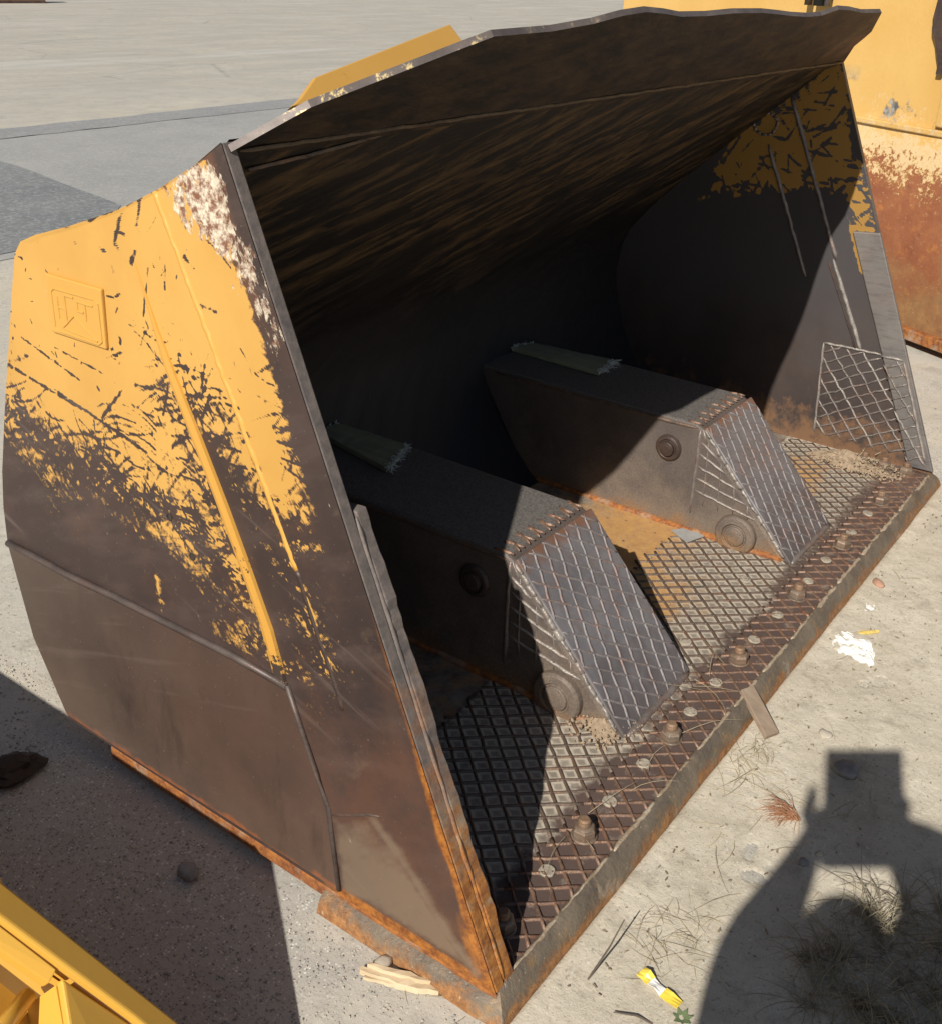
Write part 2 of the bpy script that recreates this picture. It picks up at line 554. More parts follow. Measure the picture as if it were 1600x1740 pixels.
def mat_lip():
    m = MT('rusty_cutting_edge_steel')
    x, y, z = m.sep()
    n1 = m.noise(7, 7, .7)
    col = m.mix(m.ramp(n1, .35, .68), (.11, .088, .068), (.24, .19, .135))
    low = m.ramp(m.math('ADD', z, m.ramp(m.noise(14, 6, .7), .3, .7, -.022, .022)), -.046, -.022, .9, 0)
    col = m.mix(low, col, m.mix(m.ramp(m.noise(60, 5, .75), .38, .62), (.44, .205, .07), (.22, .095, .035)))
    col = m.mix(m.ramp(m.noise(16, 6, .7), .56, .68, 0, .6), col, (.34, .20, .085))
    col = m.mix(m.ramp(m.noise(95, 3, .6), .66, .74, 0, .7), col, (.55, .42, .27))
    col = m.mix(m.ramp(m.noise(4, 7, .7), .62, .7, 0, .55), col, (.50, .47, .42))
    return m.out(col, .6, .25, m.noise(34, 5, .75), .7, .008)

def mat_orange_rust(name='orange_rust', k=1.):
    m = MT(name)
    col = m.mix(m.ramp(m.noise(40, 6, .75), .36, .62), (.40 * k, .15 * k, .032 * k), (.17 * k, .055 * k, .02 * k))
    col = m.mix(m.ramp(m.noise(9, 6, .7), .52, .66, 0, .65), col, (.36, .29, .21))
    return m.out(col, .8, .05, m.noise(90, 5, .75), .6, .006)

def mat_yellow(name, c1=YEL, c2=YEL2, rough=.42):
    m = MT(name)
    col = m.mix(m.ramp(m.noise(3, 6), .35, .7), c1, c2)
    col = m.mix(m.ramp(m.noise(14, 7, .75), .66, .74, 0, .6), col, (.20, .10, .04))
    return m.out(col, rough, 0, m.noise(50, 3), .08, .003)

def mat_rust_bucket():
    m = MT('chipped_yellow_and_red_rust')
    x, y, z = m.sep()
    yel = m.mix(m.ramp(m.noise(2, 6), .35, .7), (.58, .345, .095), (.63, .40, .13))
    # grey scuffs just above the ledge
    sc1 = m.math('MULTIPLY', m.ramp(m.noise(5.5, 7, .72), .55, .62), m.math('MULTIPLY', m.ramp(z, 1.0, 1.08), m.ramp(z, 1.16, 1.34, 1, 0)))
    yel = m.mix(sc1, yel, m.mix(m.ramp(m.noise(30, 4), .4, .6), (.10, .10, .10), (.35, .33, .30)))
    yel = m.mix(m.math('MULTIPLY', m.ramp(m.noise(3.1, 6, .6), .66, .69), m.ramp(z, 1.0, 1.5)), yel, (.42, .14, .05))
    rst = m.mix(m.ramp(m.noise(4, 8, .72), .35, .65), (.235, .075, .032), (.32, .12, .048))
    rst = m.mix(m.ramp(m.noise(13, 7, .75), .55, .7, 0, .6), rst, (.48, .19, .045))
    lowz = m.ramp(m.math('ADD', z, m.ramp(m.noise(5, 6), .3, .7, -.25, .25)), .15, .5, .9, 0)
    rst = m.mix(lowz, rst, m.mix(m.ramp(m.noise(16, 7, .75), .35, .65), (.36, .19, .075), (.22, .125, .055)))
    rst = m.mix(m.ramp(m.noise(28, 5, .8, m.pos((1, 1, 1.8), (0, 0, 0))), .58, .68, 0, .6), rst, (.50, .30, .15))
    rst = m.mix(m.ramp(m.noise(19, 5, .8), .30, .42, .55, 0), rst, (.12, .045, .025))
    b = m.math('ADD', z, m.ramp(m.noise(7, 8, .8), .2, .8, -.22, .22))
    b = m.math('ADD', b, m.ramp(m.noise(42, 5, .8), .25, .75, -.17, .17))
    f = m.ramp(b, .82, .86)
    pale = m.math('MULTIPLY', m.ramp(b, .84, .88), m.ramp(b, .96, 1.1, 1, 0))
    col = m.mix(f, rst, m.mix(m.math('MULTIPLY', pale, .55), yel, (.66, .54, .36)))
    return m.out(col, .7, 0, m.math('ADD', m.noise(40, 6, .75), m.math('MULTIPLY', f, 1.)), .35, .006)

def mat_flat(name, c1, c2, scale=20., rough=.85, bump=.3):
    m = MT(name)
    nz = m.noise(scale, 6, .7)
    return m.out(m.mix(m.ramp(nz, .35, .65), c1, c2), rough, 0, nz, bump, .005)

def mat_wood(name, c1, c2):
    m = MT(name)
    g = m.noise(30, 6, .65, m.pos((1, .12, 1)))
    return m.out(m.mix(m.ramp(g, .35, .65), c1, c2), .85, 0, g, .4, .004)

M = dict(
    ground=mat_ground(), strip=mat_asphalt('dark_asphalt_strip', (.225, .225, .22), (.29, .285, .275)),
    mid=mat_asphalt('grey_asphalt', (.285, .28, .265), (.345, .335, .31)),
    patch=mat_asphalt('blue_grey_asphalt', (.16, .168, .17), (.21, .215, .21)),
    near=mat_near_plate(), low=mat_low_plate(), floor=mat_floor(), shell=mat_shell(), guard=mat_guard(), far=mat_far_plate(),
    boxf=mat_box_front(), box=mat_box(), lip=mat_lip(), orange=mat_orange_rust(),
    bead_floor=mat_bead('dark_floor_bead', (.085, .062, .048), (.15, .108, .08), .55, .25, .35),
    bead_front=mat_bead('rust_edged_floor_bead', (.11, .06, .042), (.24, .15, .10), .5, .25, .5),
    bead_bright=mat_bead('bright_weld_bead', (.19, .165, .145), (.36, .32, .28), .5, .3, .35),
    bead_grey=mat_bead('grey_weld_bead', (.15, .125, .115), (.26, .225, .20), .45, .4, .35),
    bead_box=mat_bead('grey_box_bead', (.15, .132, .13), (.23, .205, .198), .62, .15, .5),
    shseam=mat_bead('dull_golden_seam', (.06, .04, .025), (.13, .09, .05), .6, .2, .2), grit=mat_flat('dark_grit', (.20, .19, .175), (.34, .32, .29), 30.),
    ridge=mat_plain_steel('grey_brown_ridge', (.07, .053, .047), (.115, .087, .077), (.4, .55), .3, .2, .1, 3.),
    soil=mat_soil(),
    seam=mat_bead('beige_seam', (.26, .19, .12), (.46, .38, .28), .7, .1, .4),
    steel=mat_plain_steel('brown_steel', BRN, BRN2), edge=mat_plain_steel('grey_edge_steel', (.10, .095, .10), (.16, .145, .14), (.4, .6), .4, .3, .2, 2.),
    grey=mat_plain_steel('grey_strip_steel', (.135, .125, .12), (.19, .17, .155), (.45, .6), .2, .12, .2),
    bolt=mat_plain_steel('rusty_bolt_steel', (.16, .115, .085), (.25, .18, .125), (.45, .6), .35, .5, .4, 6.),
    stub=mat_plain_steel('rust_brown_thread', (.17, .105, .065), (.25, .155, .09), (.5, .7), .2, .6, .2, 8.),
    plug=mat_flat('dusty_plug', (.24, .20, .15), (.40, .35, .27), 60.),
    yellow=mat_yellow('yellow_paint'), fresh=mat_yellow('fresh_yellow_paint', (.62, .345, .055), (.60, .33, .05), .32),
    rustb=mat_rust_bucket(), dirt=mat_flat('dry_dirt', (.23, .165, .105), (.36, .27, .18), 70.),
    stone=mat_flat('grey_stone', (.17, .165, .16), (.27, .26, .25), 30.), pale=mat_flat('beige_stone', (.38, .33, .26), (.47, .42, .34), 30.),
    clod=mat_flat('dark_brown_clod', (.030, .021, .016), (.055, .037, .027), 40.), black=mat_flat('black_rubber_and_gap_shade', (.012, .012, .012), (.02, .02, .02), 30.),
    plank=mat_wood('green_grey_board', (.19, .205, .14), (.28, .29, .19)), fibre=mat_flat('pale_frayed_fibre', (.42, .44, .42), (.6, .62, .58), 60.),
    wood=mat_wood('pale_splintered_wood', (.46, .35, .21), (.58, .46, .30)), stick=mat_wood('grey_brown_wood', (.20, .145, .10), (.30, .225, .16)),
    straw=mat_flat('dry_straw', (.30, .245, .145), (.44, .37, .24), 25., .8, .1), hay=mat_flat('shade_darkened_grass', (.17, .14, .09), (.29, .245, .16), 25., .85, .1), twig=mat_flat('dark_twig', (.07, .052, .04), (.13, .10, .07), 30.), crumb=mat_flat('brown_crumbs', (.17, .13, .09), (.30, .24, .17), 90.),
    needle=mat_flat('red_brown_needles', (.34, .15, .075), (.45, .24, .13), 40.), paper=mat_flat('white_paper', (.74, .72, .66), (.82, .80, .75), 12., .8, .15),
    leaf=mat_flat('yellow_leaf', (.62, .44, .10), (.7, .52, .16), 20.), wrap=mat_flat('yellow_wrapper', (.72, .52, .05), (.8, .62, .10), 14., .4, .1),
    green=mat_flat('green_weed', (.10, .14, .06), (.16, .20, .09), 40.), brick=mat_flat('red_chip', (.36, .20, .13), (.44, .26, .18), 40.),
    chip=mat_flat('grey_card', (.27, .265, .25), (.33, .32, .30), 20.),
    skin=mat_flat('skin', (.45, .27, .2), (.5, .31, .23), 12., .55, .05), shirt=mat_flat('dark_shirt', (.05, .06, .08), (.07, .08, .10), 30.), jeans=mat_flat('blue_trousers', (.06, .08, .13), (.08, .10, .16), 60.),
    hair=mat_flat('dark_hair', (.03, .02, .015), (.05, .035, .025), 80.), phone=mat_flat('black_phone', (.015, .015, .017), (.02, .02, .022), 10., .2, 0.),
)
NP_BACK=[(1.331,.008),(1.372,.107),(1.425,.209),(1.466,.356),(1.484,.458),(1.477,.557),(1.457,.658),(1.407,.821),(1.356,.975),(1.309,1.117),(1.276,1.211),(1.249,1.241),(1.193,1.264),(1.07,1.302),(.918,1.356),(.861,1.381),(.796,1.411),(.698,1.464),(.63,1.51)]
Y1=[(1.75,1.5),(1.3,1.5),(.916,1.6),(.802,1.65),(.826,1.149),(.792,1.047),(.729,.931),(.667,.8),(.611,.677),(.561,.562),(.53,.478),(.558,.479),(.602,.558),(.663,.643),(.725,.714),(.79,.758),(.859,.775),(.944,.768),(1.009,.782),(1.109,.779),(1.21,.791),(1.294,.802),(1.378,.829),(1.75,.87)]
Y2=[(.819,1.65),(.68,1.65),(.672,1.52),(.629,1.424),(.578,1.343),(.529,1.241),(.485,1.135),(.461,1.054),(.429,.973),(.4,.89),(.398,.838),(.448,.826),(.508,.811),(.539,.812),(.519,.757),(.481,.688),(.441,.613),(.419,.543),(.428,.552),(.47,.64),(.506,.704),(.542,.761),(.571,.795),(.615,.843),(.673,.923),(.722,1.006),(.759,1.067),(.784,1.108),(.826,1.149)]
AB=[(.772,1.414),(.689,1.475),(.649,1.441),(.606,1.359),(.554,1.287),(.503,1.194),(.533,1.177),(.57,1.253),(.617,1.306),(.68,1.341),(.752,1.386)]
CREASE=[(.879,1.259),(.83,1.146),(.789,1.065),(.727,.95),(.665,.826),(.609,.704),(.559,.59),(.525,.476)]
WELD2=[(.809,1.404),(.762,1.301),(.703,1.188),(.644,1.067),(.591,.959),(.537,.844),(.482,.733),(.433,.616),(.379,.486)]
LOWP=[(1.476,.461),(1.369,.463),(1.231,.462),(1.057,.471),(.858,.476),(.676,.481),(.525,.476),(.493,.395),(.452,.298),(.422,.221),(.414,.151),(.397,.016),(.714,.015),(1.019,.013),(1.324,.017),(1.425,.209)]
CORNER=[(.419,.202),(.289,.277),(.207,.184),(.118,.089),(.042,.025),(.145,.02),(.266,.018),(.394,.015)]
BADGE=[(1.169,1.191),(.987,1.193),(.991,1.069),(1.171,1.067)]
BAND=[(.212,.573),(.097,.296),(.042,.111),(-.011,.009),(.297,.016)]
F_RIB1=[(.855,1.171),(.625,.683)]
F_RIB2=[(.788,1.354),(.516,.774)]
F_WB=[(.527,.772),(.358,.434)]
F_STRIP=[(.468,.893),(.364,.903),(-.006,.017),(.087,.015)]
F_OVAL=[(.879,1.247)]
F_YEL=[(1.018,1.187),(.805,1.385),(.621,1.505),(.53,1.241),(.46,1.099),(.383,.922),(.482,.906),(.536,1.022),(.607,1.034),(.719,.996),(.838,.979),(.986,.958),(1.111,.916)]
PLANK2=[(2.131,1.449),(2.228,1.424),(2.268,1.068),(2.115,1.049)]
PLANK1=[(1.042,1.449),(1.133,1.444),(1.145,1.167),(.975,1.106)]
SHW=[(.111,.71,1.427),(.248,.69,1.447),(.392,.67,1.467),(.512,.65,1.488),(.607,.633,1.505)]
G1=[(5.596,10.486),(10.125,10.418)]
BRACE3=[(0.174,0.650,1.550),(0.209,0.661,1.561),(0.278,0.690,1.590),(0.785,0.766,1.666),(0.788,0.743,1.643),(0.791,0.720,1.620)]
Y3=[(1.0,1.45),(.70,1.45),(.60,1.10),(.655,.985),(.735,.955),(.85,1.0),(1.0,1.2)]

# ------------------------------------------------------------------ setting: ground
S = 700.
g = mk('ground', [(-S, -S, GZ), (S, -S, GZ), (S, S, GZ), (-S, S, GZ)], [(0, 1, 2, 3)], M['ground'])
tag(g, kind='structure')
def wob_sheet(name, pts, z, mat, step=.35, amp=.03):
    out = []
    n = len(pts)
    for i in range(n):
        a, b = Vector((*pts[i], 0)), Vector((*pts[(i + 1) % n], 0))
        L = (b - a).length
        k = max(1, min(160, int(L / step)))
        s = Vector((-(b - a).y, (b - a).x, 0)).normalized()
        for j in range(k):
            out.append(a + (b - a) * (j / k) + s * (random.uniform(-amp, amp) if j else 0))
    o = mk(name, [(q.x, q.y, z) for q in out], [tuple(range(len(out)))], mat)
    return tag(o, kind='structure')
wob_sheet('asphalt_pavement', [(-6, 5.55), (2.6, 5.62), (9, 5.2), (26, 5.0), (26, 9.85), (5.2, 9.87), (-6, 9.9)], GZ + .004, M['mid'])
wob_sheet('asphalt_patch', [(-6, 5.7), (2.55, 5.75), (3.35, 5.7), (4.07, 6.44), (4.3, 7.6), (4.5, 8.75), (4.62, 9.8), (-6, 9.82)], GZ + .008, M['patch'])
wob_sheet('asphalt_strip', [(-8, 9.9), (5.2, 9.87), (26, 9.7), (26, 10.4), (5.6, 10.48), (-8, 10.5)], GZ + .008, M['strip'])

# ------------------------------------------------------------------ the loader bucket
BK = empty('loader_bucket', (1.5, .6, GZ))
tag(BK, 'big worn wheel loader bucket, yellow paint scraped to brown steel, open side with diamond-welded floor', 'loader bucket')
W = 3.0
YC, ZC = .628, 1.5095
X1, X2, BW, YT, ZT, YB = .803, 1.934, .378, .534, .397, .175
XO, XI = -.012, .018                       # near side plate, outer and inner face

def front_y(z):
    return z * YC / ZC

# ---- floor (dense grid so that dust and rust can have their own shapes)
nx, ny = 420, 170
gx, gy = np.meshgrid(np.linspace(XI, W - .018, nx), np.linspace(.006, 1.16, ny))
gzv = fbm(gx, gy, .5, 3) * .002
P = np.stack([gx, gy, gzv], -1)
floor = grid_mesh('floor', P, M['floor'], BK)
hb = .575 + .012 * np.sin(gx * 9)
hat = sstep(hb + .01, hb - .01, gy)
front = sstep(.19, .12, gy + .05 * fbm(gx, gy, .2, 5))
dust = .85 * hat * (1 - front) + .15 * front
dust = np.maximum(dust, .8 * (1 - sstep(.0, .14, np.hypot(gx - 1.0, gy - .28))))
dust = np.maximum(dust, .55 * (1 - hat))
dust -= .25 * sstep(.2, .6, gx) * 0
rust = 1.1 * np.exp(-(((gx - 1.75) / .45) ** 2 + ((gy - .66) / .19) ** 2)) + .95 * np.exp(-(((gx - 2.60) / .26) ** 2 + ((gy - .42) / .12) ** 2))
rust += .8 * np.exp(-(((gx - 1.45) / .17) ** 2 + ((gy - .43) / .15) ** 2)) + .35 * (1 - hat) + .5 * np.exp(-(((gx - .3) / .3) ** 2 + ((gy - .62) / .06) ** 2)) * .6
rust *= (1 - .8 * front)
attr(floor, 'hatch', hat)
attr(floor, 'dust', dust)
attr(floor, 'rust', rust)
mk('floor_plate', *box(XO, W + .012, .0, 1.16, -.036, -.003), M['orange'], BK, bevel=.003)

# hatch beads on the floor, two crossing families
def clip_rect(px, py, dx, dy, x0, x1, y0, y1):
    t0, t1 = -9., 9.
    for q, d, a, b in ((px, dx, x0, x1), (py, dy, y0, y1)):
        if abs(d) < 1e-9:
            continue
        ta, tb = (a - q) / d, (b - q) / d
        if ta > tb:
            ta, tb = tb, ta
        t0, t1 = max(t0, ta), min(t1, tb)
    return (t0, t1) if t1 - t0 > .02 else None
FRONTY = .135
for (nX, nY, s) in ((.7547, .6561, .0412), (.7431, -.6691, .0410)):
    k = -16
    while k < 80:
        u = k * s
        k += 1
        px, py = nX * u, nY * u
        dx, dy = -nY, nX
        ymax = .575 + random.uniform(-.012, .012)
        for ya, yb_, mt, wd, hg in ((.008, FRONTY, 'bead_front', .0040, .0036), (FRONTY, ymax, 'bead_floor', .0044, .0038)):
            c = clip_rect(px, py, dx, dy, XI + .012, W - .03, ya, yb_)
            if c:
                a, b = (px + dx * c[0], py + dy * c[0], .0008), (px + dx * c[1], py + dy * c[1], .0008)
                bd = bead(a, b, (0, 0, 1), wd, hg, .035, .0018, ends=False)
                mk('weld_bead', *bd, M[mt], floor, True)

# ---- curved back shell
prof = [(1.16, 0), (1.2, .012), (1.25, .06), (1.31, .13), (1.36, .2), (1.417, .312), (1.455, .43), (1.475, .546), (1.462, .65), (1.43, .74), (1.34, .85), (1.159, 1.028), (.98, 1.193), (.825, 1.328), (YC, ZC)]
def resample(pr, n):
    a = np.array(pr, float)
    d = np.r_[0, np.cumsum(np.hypot(*np.diff(a, axis=0).T))]
    t = np.linspace(0, d[-1], n)
    return np.stack([np.interp(t, d, a[:, 0]), np.interp(t, d, a[:, 1])], 1)
pr = resample(prof, 90)
for _ in range(3):
    pr[1:-1] = (pr[:-2] + 2 * pr[1:-1] + pr[2:]) / 4
xs = np.linspace(XI - .010, W - .008, 160)
T = np.gradient(pr, axis=0)
T /= np.linalg.norm(T, axis=1)[:, None]
Nn = np.stack([-T[:, 1], T[:, 0]], 1)      # towards the inside
A = np.zeros((len(pr), len(xs), 3))
dent = np.zeros((len(pr), len(xs)))
ii, jj = np.meshgrid(np.linspace(0, 2.2, len(pr)), xs, indexing='ij')
dent = fbm(ii, jj, .5, 21, 3) * .006
A[..., 0] = xs[None, :]
A[..., 1] = pr[:, 0][:, None] + Nn[:, 0][:, None] * dent
A[..., 2] = pr[:, 1][:, None] + Nn[:, 1][:, None] * dent
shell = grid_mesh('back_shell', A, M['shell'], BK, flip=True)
out = pr - Nn * .012
Vb, Fb = [], []
for (a, b), (c, d) in zip((pr - Nn * .004)[:-5], out[:-5]):
    Vb += [(XI, a, b), (W - .018, a, b), (XI, c, d), (W - .018, c, d)]
for i in range(len(pr) - 6):
    o4 = i * 4
    Fb += [(o4, o4 + 1, o4 + 5, o4 + 4), (o4 + 2, o4 + 6, o4 + 7, o4 + 3), (o4, o4 + 4, o4 + 6, o4 + 2), (o4 + 1, o4 + 3, o4 + 7, o4 + 5)]
n4 = (len(pr) - 6) * 4
Fb += [(0, 2, 3, 1), (n4, n4 + 1, n4 + 3, n4 + 2)]
mk('outer_skin', Vb, Fb, M['yellow'], BK)
# seams welded on the inside of the shell
mk('weld_seam', *bead((XI, YC - .013, ZC - .0165), (W - .018, YC - .013, ZC - .0165), (0, -.75, -.66), .004, .003, .03, .0015), M['shseam'], BK, True)
seam = [(.11, .7), (.248, .69), (.392, .67), (.512, .65), (.607, .634)]
def shell_z(y):
    return float(np.interp(y, pr[::-1, 0][:40], pr[::-1, 1][:40]))
for (xa, ya), (xb, yb_) in zip(seam[:-1], seam[1:]):
    b = bead((xa, ya - .002, shell_z(ya) - .002), (xb, yb_ - .002, shell_z(yb_) - .002), (0, -.7, -.7), .004, .003, .03, .002, False)
    mk('weld_seam', *b, M['bead_floor'], BK, True)

# ---- near side plate: outer face as a dense grid with the paint wear on it
zs = np.unique(np.r_[np.linspace(0, 1.509, 400), [q[1] for q in NP_BACK if q[1] < 1.509]])
bk = np.array([(1.325, 0)] + NP_BACK[1:-1] + [(YC, ZC)])
yb_row = np.interp(zs, bk[:, 1], bk[:, 0])
yf_row = front_y(zs)
nc = 380
tt = np.linspace(0, 1, nc)
Yg = yf_row[:, None] * (1 - tt) + yb_row[:, None] * tt
Zg = np.repeat(zs[:, None], nc, 1)
warp = fbm(Yg, Zg, .6, 40, 2) * .004
warp *= sstep(0, .05, np.minimum(tt, 1 - tt))[None, :]
Xg = np.full(Yg.shape, XO) - warp * .6
near = grid_mesh('side_plate', np.stack([Xg, Yg, Zg], -1), M['near'], BK, flip=False)
near['label'] = 'scraped yellow side plate with brown steel showing below'
s1, s2 = sdf(Y1, Yg, Zg), sdf(Y2, Yg, Zg)
nzA = fbm(Yg + Zg * .4, Zg, .10, 50, 5)
nzB = fbm(Yg * .5 + Zg * .5, (Zg - Yg * .3) * 2.2, .06, 60, 4)
def streak(th, across, along, seed):
    c, n_ = math.cos(th), math.sin(th)
    return fbm((Yg * c + Zg * n_) / along * across, -Yg * n_ + Zg * c, across, seed, 3)
scr = np.minimum.reduce([streak(t_, ac, al, sd_) for t_, ac, al, sd_ in ((-.32, .012, .16, 501), (.25, .010, .12, 511), (.75, .010, .09, 521), (-1.0, .011, .09, 531), (1.5, .012, .07, 541))])
scr2 = np.maximum(streak(-.3, .012, .09, 551), streak(.6, .010, .06, 561))
lowY2 = sstep(1.2, .82, Zg)
edge1 = np.clip(s1 / .15, -2, 2.2)
edge2 = np.clip(s2 / .06, -2, 2.2) - .95 * lowY2 * (s2 > 0)
paint = np.maximum(np.maximum(edge1, edge2), np.clip(sdf(Y3, Yg, Zg) / .06, -2, 2.2))
paint = paint + 1.0 * scr + .75 * np.clip(scr2, 0, 1) * (paint < .3) + .55 * nzA + .35 * nzB + .30
# thin strip of paint kept along the weld and the bend
paint = np.maximum(paint, np.where(Zg > .56, .9 - dline(WELD2, Yg, Zg) / .008, -9) + .5 * nzA)
paint = np.where(Zg < .50, np.minimum(paint, -.6), paint)
# brown rubbed stripe just in front of the bend, and a worn top rim
paint -= 1.1 * np.exp(-(dline([(.73, .93), (.665, .80), (.60, .66), (.55, .55)], Yg + .02, Zg) / .018) ** 2) * sstep(1.0, .9, Zg)
rim = np.minimum(np.abs(Yg - yb_row[:, None]), 9)
paint -= .9 * sstep(.012, .0, rim + .006 * nzA) * sstep(.9, 1.2, Zg)
paint -= 1.6 * sstep(.07, .03, Yg - yf_row[:, None] + .018 * nzA)
band = np.maximum(s1, s2)
# scratches: long strokes where paint gives way to steel, short nicks elsewhere
Yc0, Yc1 = 0, nc
def stroke(y, z, ang, L, wd, depth, bend=0.):
    pts = [(y + math.cos(ang + bend * (t - .5)) * L * (t - .5), z + math.sin(ang + bend * (t - .5)) * L * (t - .5)) for t in (0, .25, .5, .75, 1)]
    pad = wd * 3
    zlo, zhi = min(q[1] for q in pts) - pad, max(q[1] for q in pts) + pad
    r0, r1 = np.searchsorted(zs, zlo), np.searchsorted(zs, zhi)
    if r1 <= r0:
        return
    yy, zz = Yg[r0:r1], Zg[r0:r1]
    d = dline(pts, yy, zz) + wd * 1.1 * fbm(yy * 1.3, zz, .016, 77, 3)
    paint[r0:r1] -= depth * np.clip(1.3 - d / wd, 0, 1)
rs = random.Random(5)
cnt = 0
while cnt < 900:
    y, z = rs.uniform(.35, 1.48), rs.uniform(.45, 1.48)
    r, c = np.searchsorted(zs, z), 0
    if r >= len(zs):
        continue
    c = int((y - yf_row[r]) / max(1e-4, yb_row[r] - yf_row[r]) * (nc - 1))
    if not 0 <= c < nc:
        continue
    b = band[r, c]
    if not (-.04 < b < .20) or rs.random() > math.exp(-max(b, 0) / .035) * (1 if z < 1.15 else .12):
        continue
    ang = rs.choice([-.35, -.15, .5, .9, -.9, -.3, 2.2]) + rs.gauss(0, .3)
    stroke(y, z, ang, rs.uniform(.015, .15) * rs.random() ** .8 + .012, rs.uniform(.0013, .0028), rs.uniform(.7, 2.2), rs.uniform(-.5, .5))
    cnt += 1
for _ in range(90):
    y, z = rs.uniform(.6, 1.4), rs.uniform(.95, 1.4)
    stroke(y, z, rs.uniform(0, 3.1), rs.uniform(.002, .014), rs.uniform(.0015, .003), 2.6)
for y, z, a, L, w_ in ((.93, 1.31, -1.1, .05, .005), (.885, 1.275, -.9, .03, .007), (1.0, 1.325, -.5, .03, .005), (.86, 1.36, -1.25, .05, .003), (.80, 1.25, 1.7, .05, .0025), (.73, 1.29, .6, .03, .005),
                       (.69, 1.215, .1, .045, .005), (.86, 1.21, -1.3, .10, .004), (1.1, 1.02, .12, .16, .0028), (1.2, 1.0, .25, .2, .0028), (1.25, .93, .15, .28, .003), (1.0, .95, -.8, .12, .003), (1.05, .90, .2, .3, .003)):
    stroke(y, z, a, L, w_, 2.6)
for k in range(7):                          # the curved scrape
    aa = np.linspace(2.3, .6, 9)
    pl = [(.965 - .004 * k + (.15 - .008 * k) * math.cos(a), .845 - .002 * k + (.125 - .012 * k) * math.sin(a)) for a in aa]
    d = dline(pl, Yg, Zg)
    paint -= (1.7 if k % 2 else 1.0) * np.clip(1.2 - (d + .003 * nzB) / .002, 0, 1)
# small tongue of paint left low on the plate
paint = np.maximum(paint, .25 - np.abs(Yg - (.905 + .012 * nzA)) / .016 - np.abs(Zg - .53) / .09 + 1.0 * nzB + .5 * streak(1.5, .008, .07, 571))
bare = sstep(-.06, .035, sdf(AB, Yg, Zg) + .03 * nzA) * .85 + .25 * streak(-1.05, .008, .07, 581) * (sdf(AB, Yg, Zg) > -.04)
rustA = .2 + .5 * sstep(.75, .25, Yg) * sstep(.75, .25, Zg)
rustA = np.maximum(rustA, sstep(.05, .01, np.abs(Yg - yf_row[:, None] - .06)) * sstep(1.15, 1.3, Zg))
fr = Yg - yf_row[:, None]
orange = sstep(.034, .012, fr + .014 * nzA) * sstep(.55, .3, Zg) + sstep(.02, .0, fr) * sstep(.95, .6, Zg) * .6
orange = np.maximum(orange, .9 * sstep(.034, .02, Zg + .006 * nzA) * sstep(.5, .38, Yg))
orange = np.maximum(orange, .8 * sstep(.26, .10, fr + .4 * Zg) * sstep(.22, .08, Zg) * sstep(.035, .0, np.abs(fr - .03)))
dustA = sstep(.0, .03, sdf(CORNER, Yg, Zg) + .012 * nzA) * .8 * sstep(.24, .1, Zg) + .45 * sstep(-.01, .02, sdf(CORNER, Yg, Zg))
dustA = np.maximum(dustA, .95 * np.exp(-(dline([(.30, .255), (.21, .18), (.12, .085), (.05, .03)], Yg, Zg) / .018) ** 2))
dustA = np.maximum(dustA, .5 * np.clip(fbm(Yg * 2 + Zg, Zg, .08, 90, 4) - .25, 0, 1) * sstep(.5, .2, Yg))
for nm, v in (('paint', paint), ('bare', bare), ('rust', rustA), ('orange', orange), ('dust', dustA)):
    attr(near, nm, v)
# body of the plate behind that face
poly = [(0, 0)] + [(q[0], q[1]) for q in bk] + []
poly3 = [(XO + .003, y, z) for y, z in poly]
def edge_mat():
    m = MT('plate_edge_rust_to_grey')
    x, y, z = m.sep()
    t = m.ramp(m.math('ADD', z, m.ramp(m.noise(9, 6, .7), .3, .7, -.25, .25)), .15, .6)
    hi = m.mix(m.ramp(m.noise(30, 5, .7), .35, .65), (.10, .085, .08), (.19, .155, .135))
    lo = m.mix(m.ramp(m.noise(42, 6, .75), .36, .62), (.46, .19, .04), (.20, .07, .022))
    lo = m.mix(m.ramp(m.noise(12, 6, .7), .5, .62, 0, .7), lo, (.34, .27, .18))
    return m.out(m.mix(t, lo, hi), .65, .15, m.noise(80, 4, .7), .3, .004)
M['pedge'] = edge_mat()
mk('side_plate_body', *prism(poly3, (XI - XO - .003, 0, 0)), M['pedge'], BK, bevel=.003)

# bend, weld, wear plates, badge on the near side
def raised(name, poly, th, mat, x=XO, bevel=.004, parent=near, seg=2):
    return mk(name, *prism([(x + .002, y, z) for y, z in poly], (-th - .002, 0, 0)), mat, parent, bevel=bevel, seg=seg)
wp = raised('wear_plate', LOWP, .007, M['low'], bevel=.004, seg=2)
ridge = [q for q in LOWP[:7]]
mk('ridge_weld', *tube([(XO - .004, y, z - .002) for y, z in ridge], .0085, 8), M['ridge'], near, True)
mk('edge_weld', *tube([(XO - .003, y, z) for y, z in LOWP[6:12]], .006, 7), M['ridge'], near, True)
wp['label'] = 'brown dusty wear plate low on the side'
m = MT('bend_bar_paint')
a = m.noise(16, 8, .78)
xx, yy, zz = m.sep()
pv = m.math('ADD', m.ramp(zz, .48, 1.05, .40, 1.0), m.ramp(a, .25, .75, -.55, .55))
mcol = m.mix(m.ramp(pv, .36, .44), (.055, .038, .032), (.60, .31, .058))
M['bendbar'] = m.out(mcol, .5, 0, a, .2, .004)
bar_v, bar_f = [], []
for i, (y, z) in enumerate(CREASE):
    t = i / (len(CREASE) - 1)
    wd = .006 + .045 * min(1, t * 3)
    h = .001 + .0065 * min(1, t * 2)
    bar_v += [(XO + .003, y, z), (XO - h, y + .0015, z), (XO - h * .75, y + wd * .5, z + .003), (XO + .003, y + wd, z + .006)]
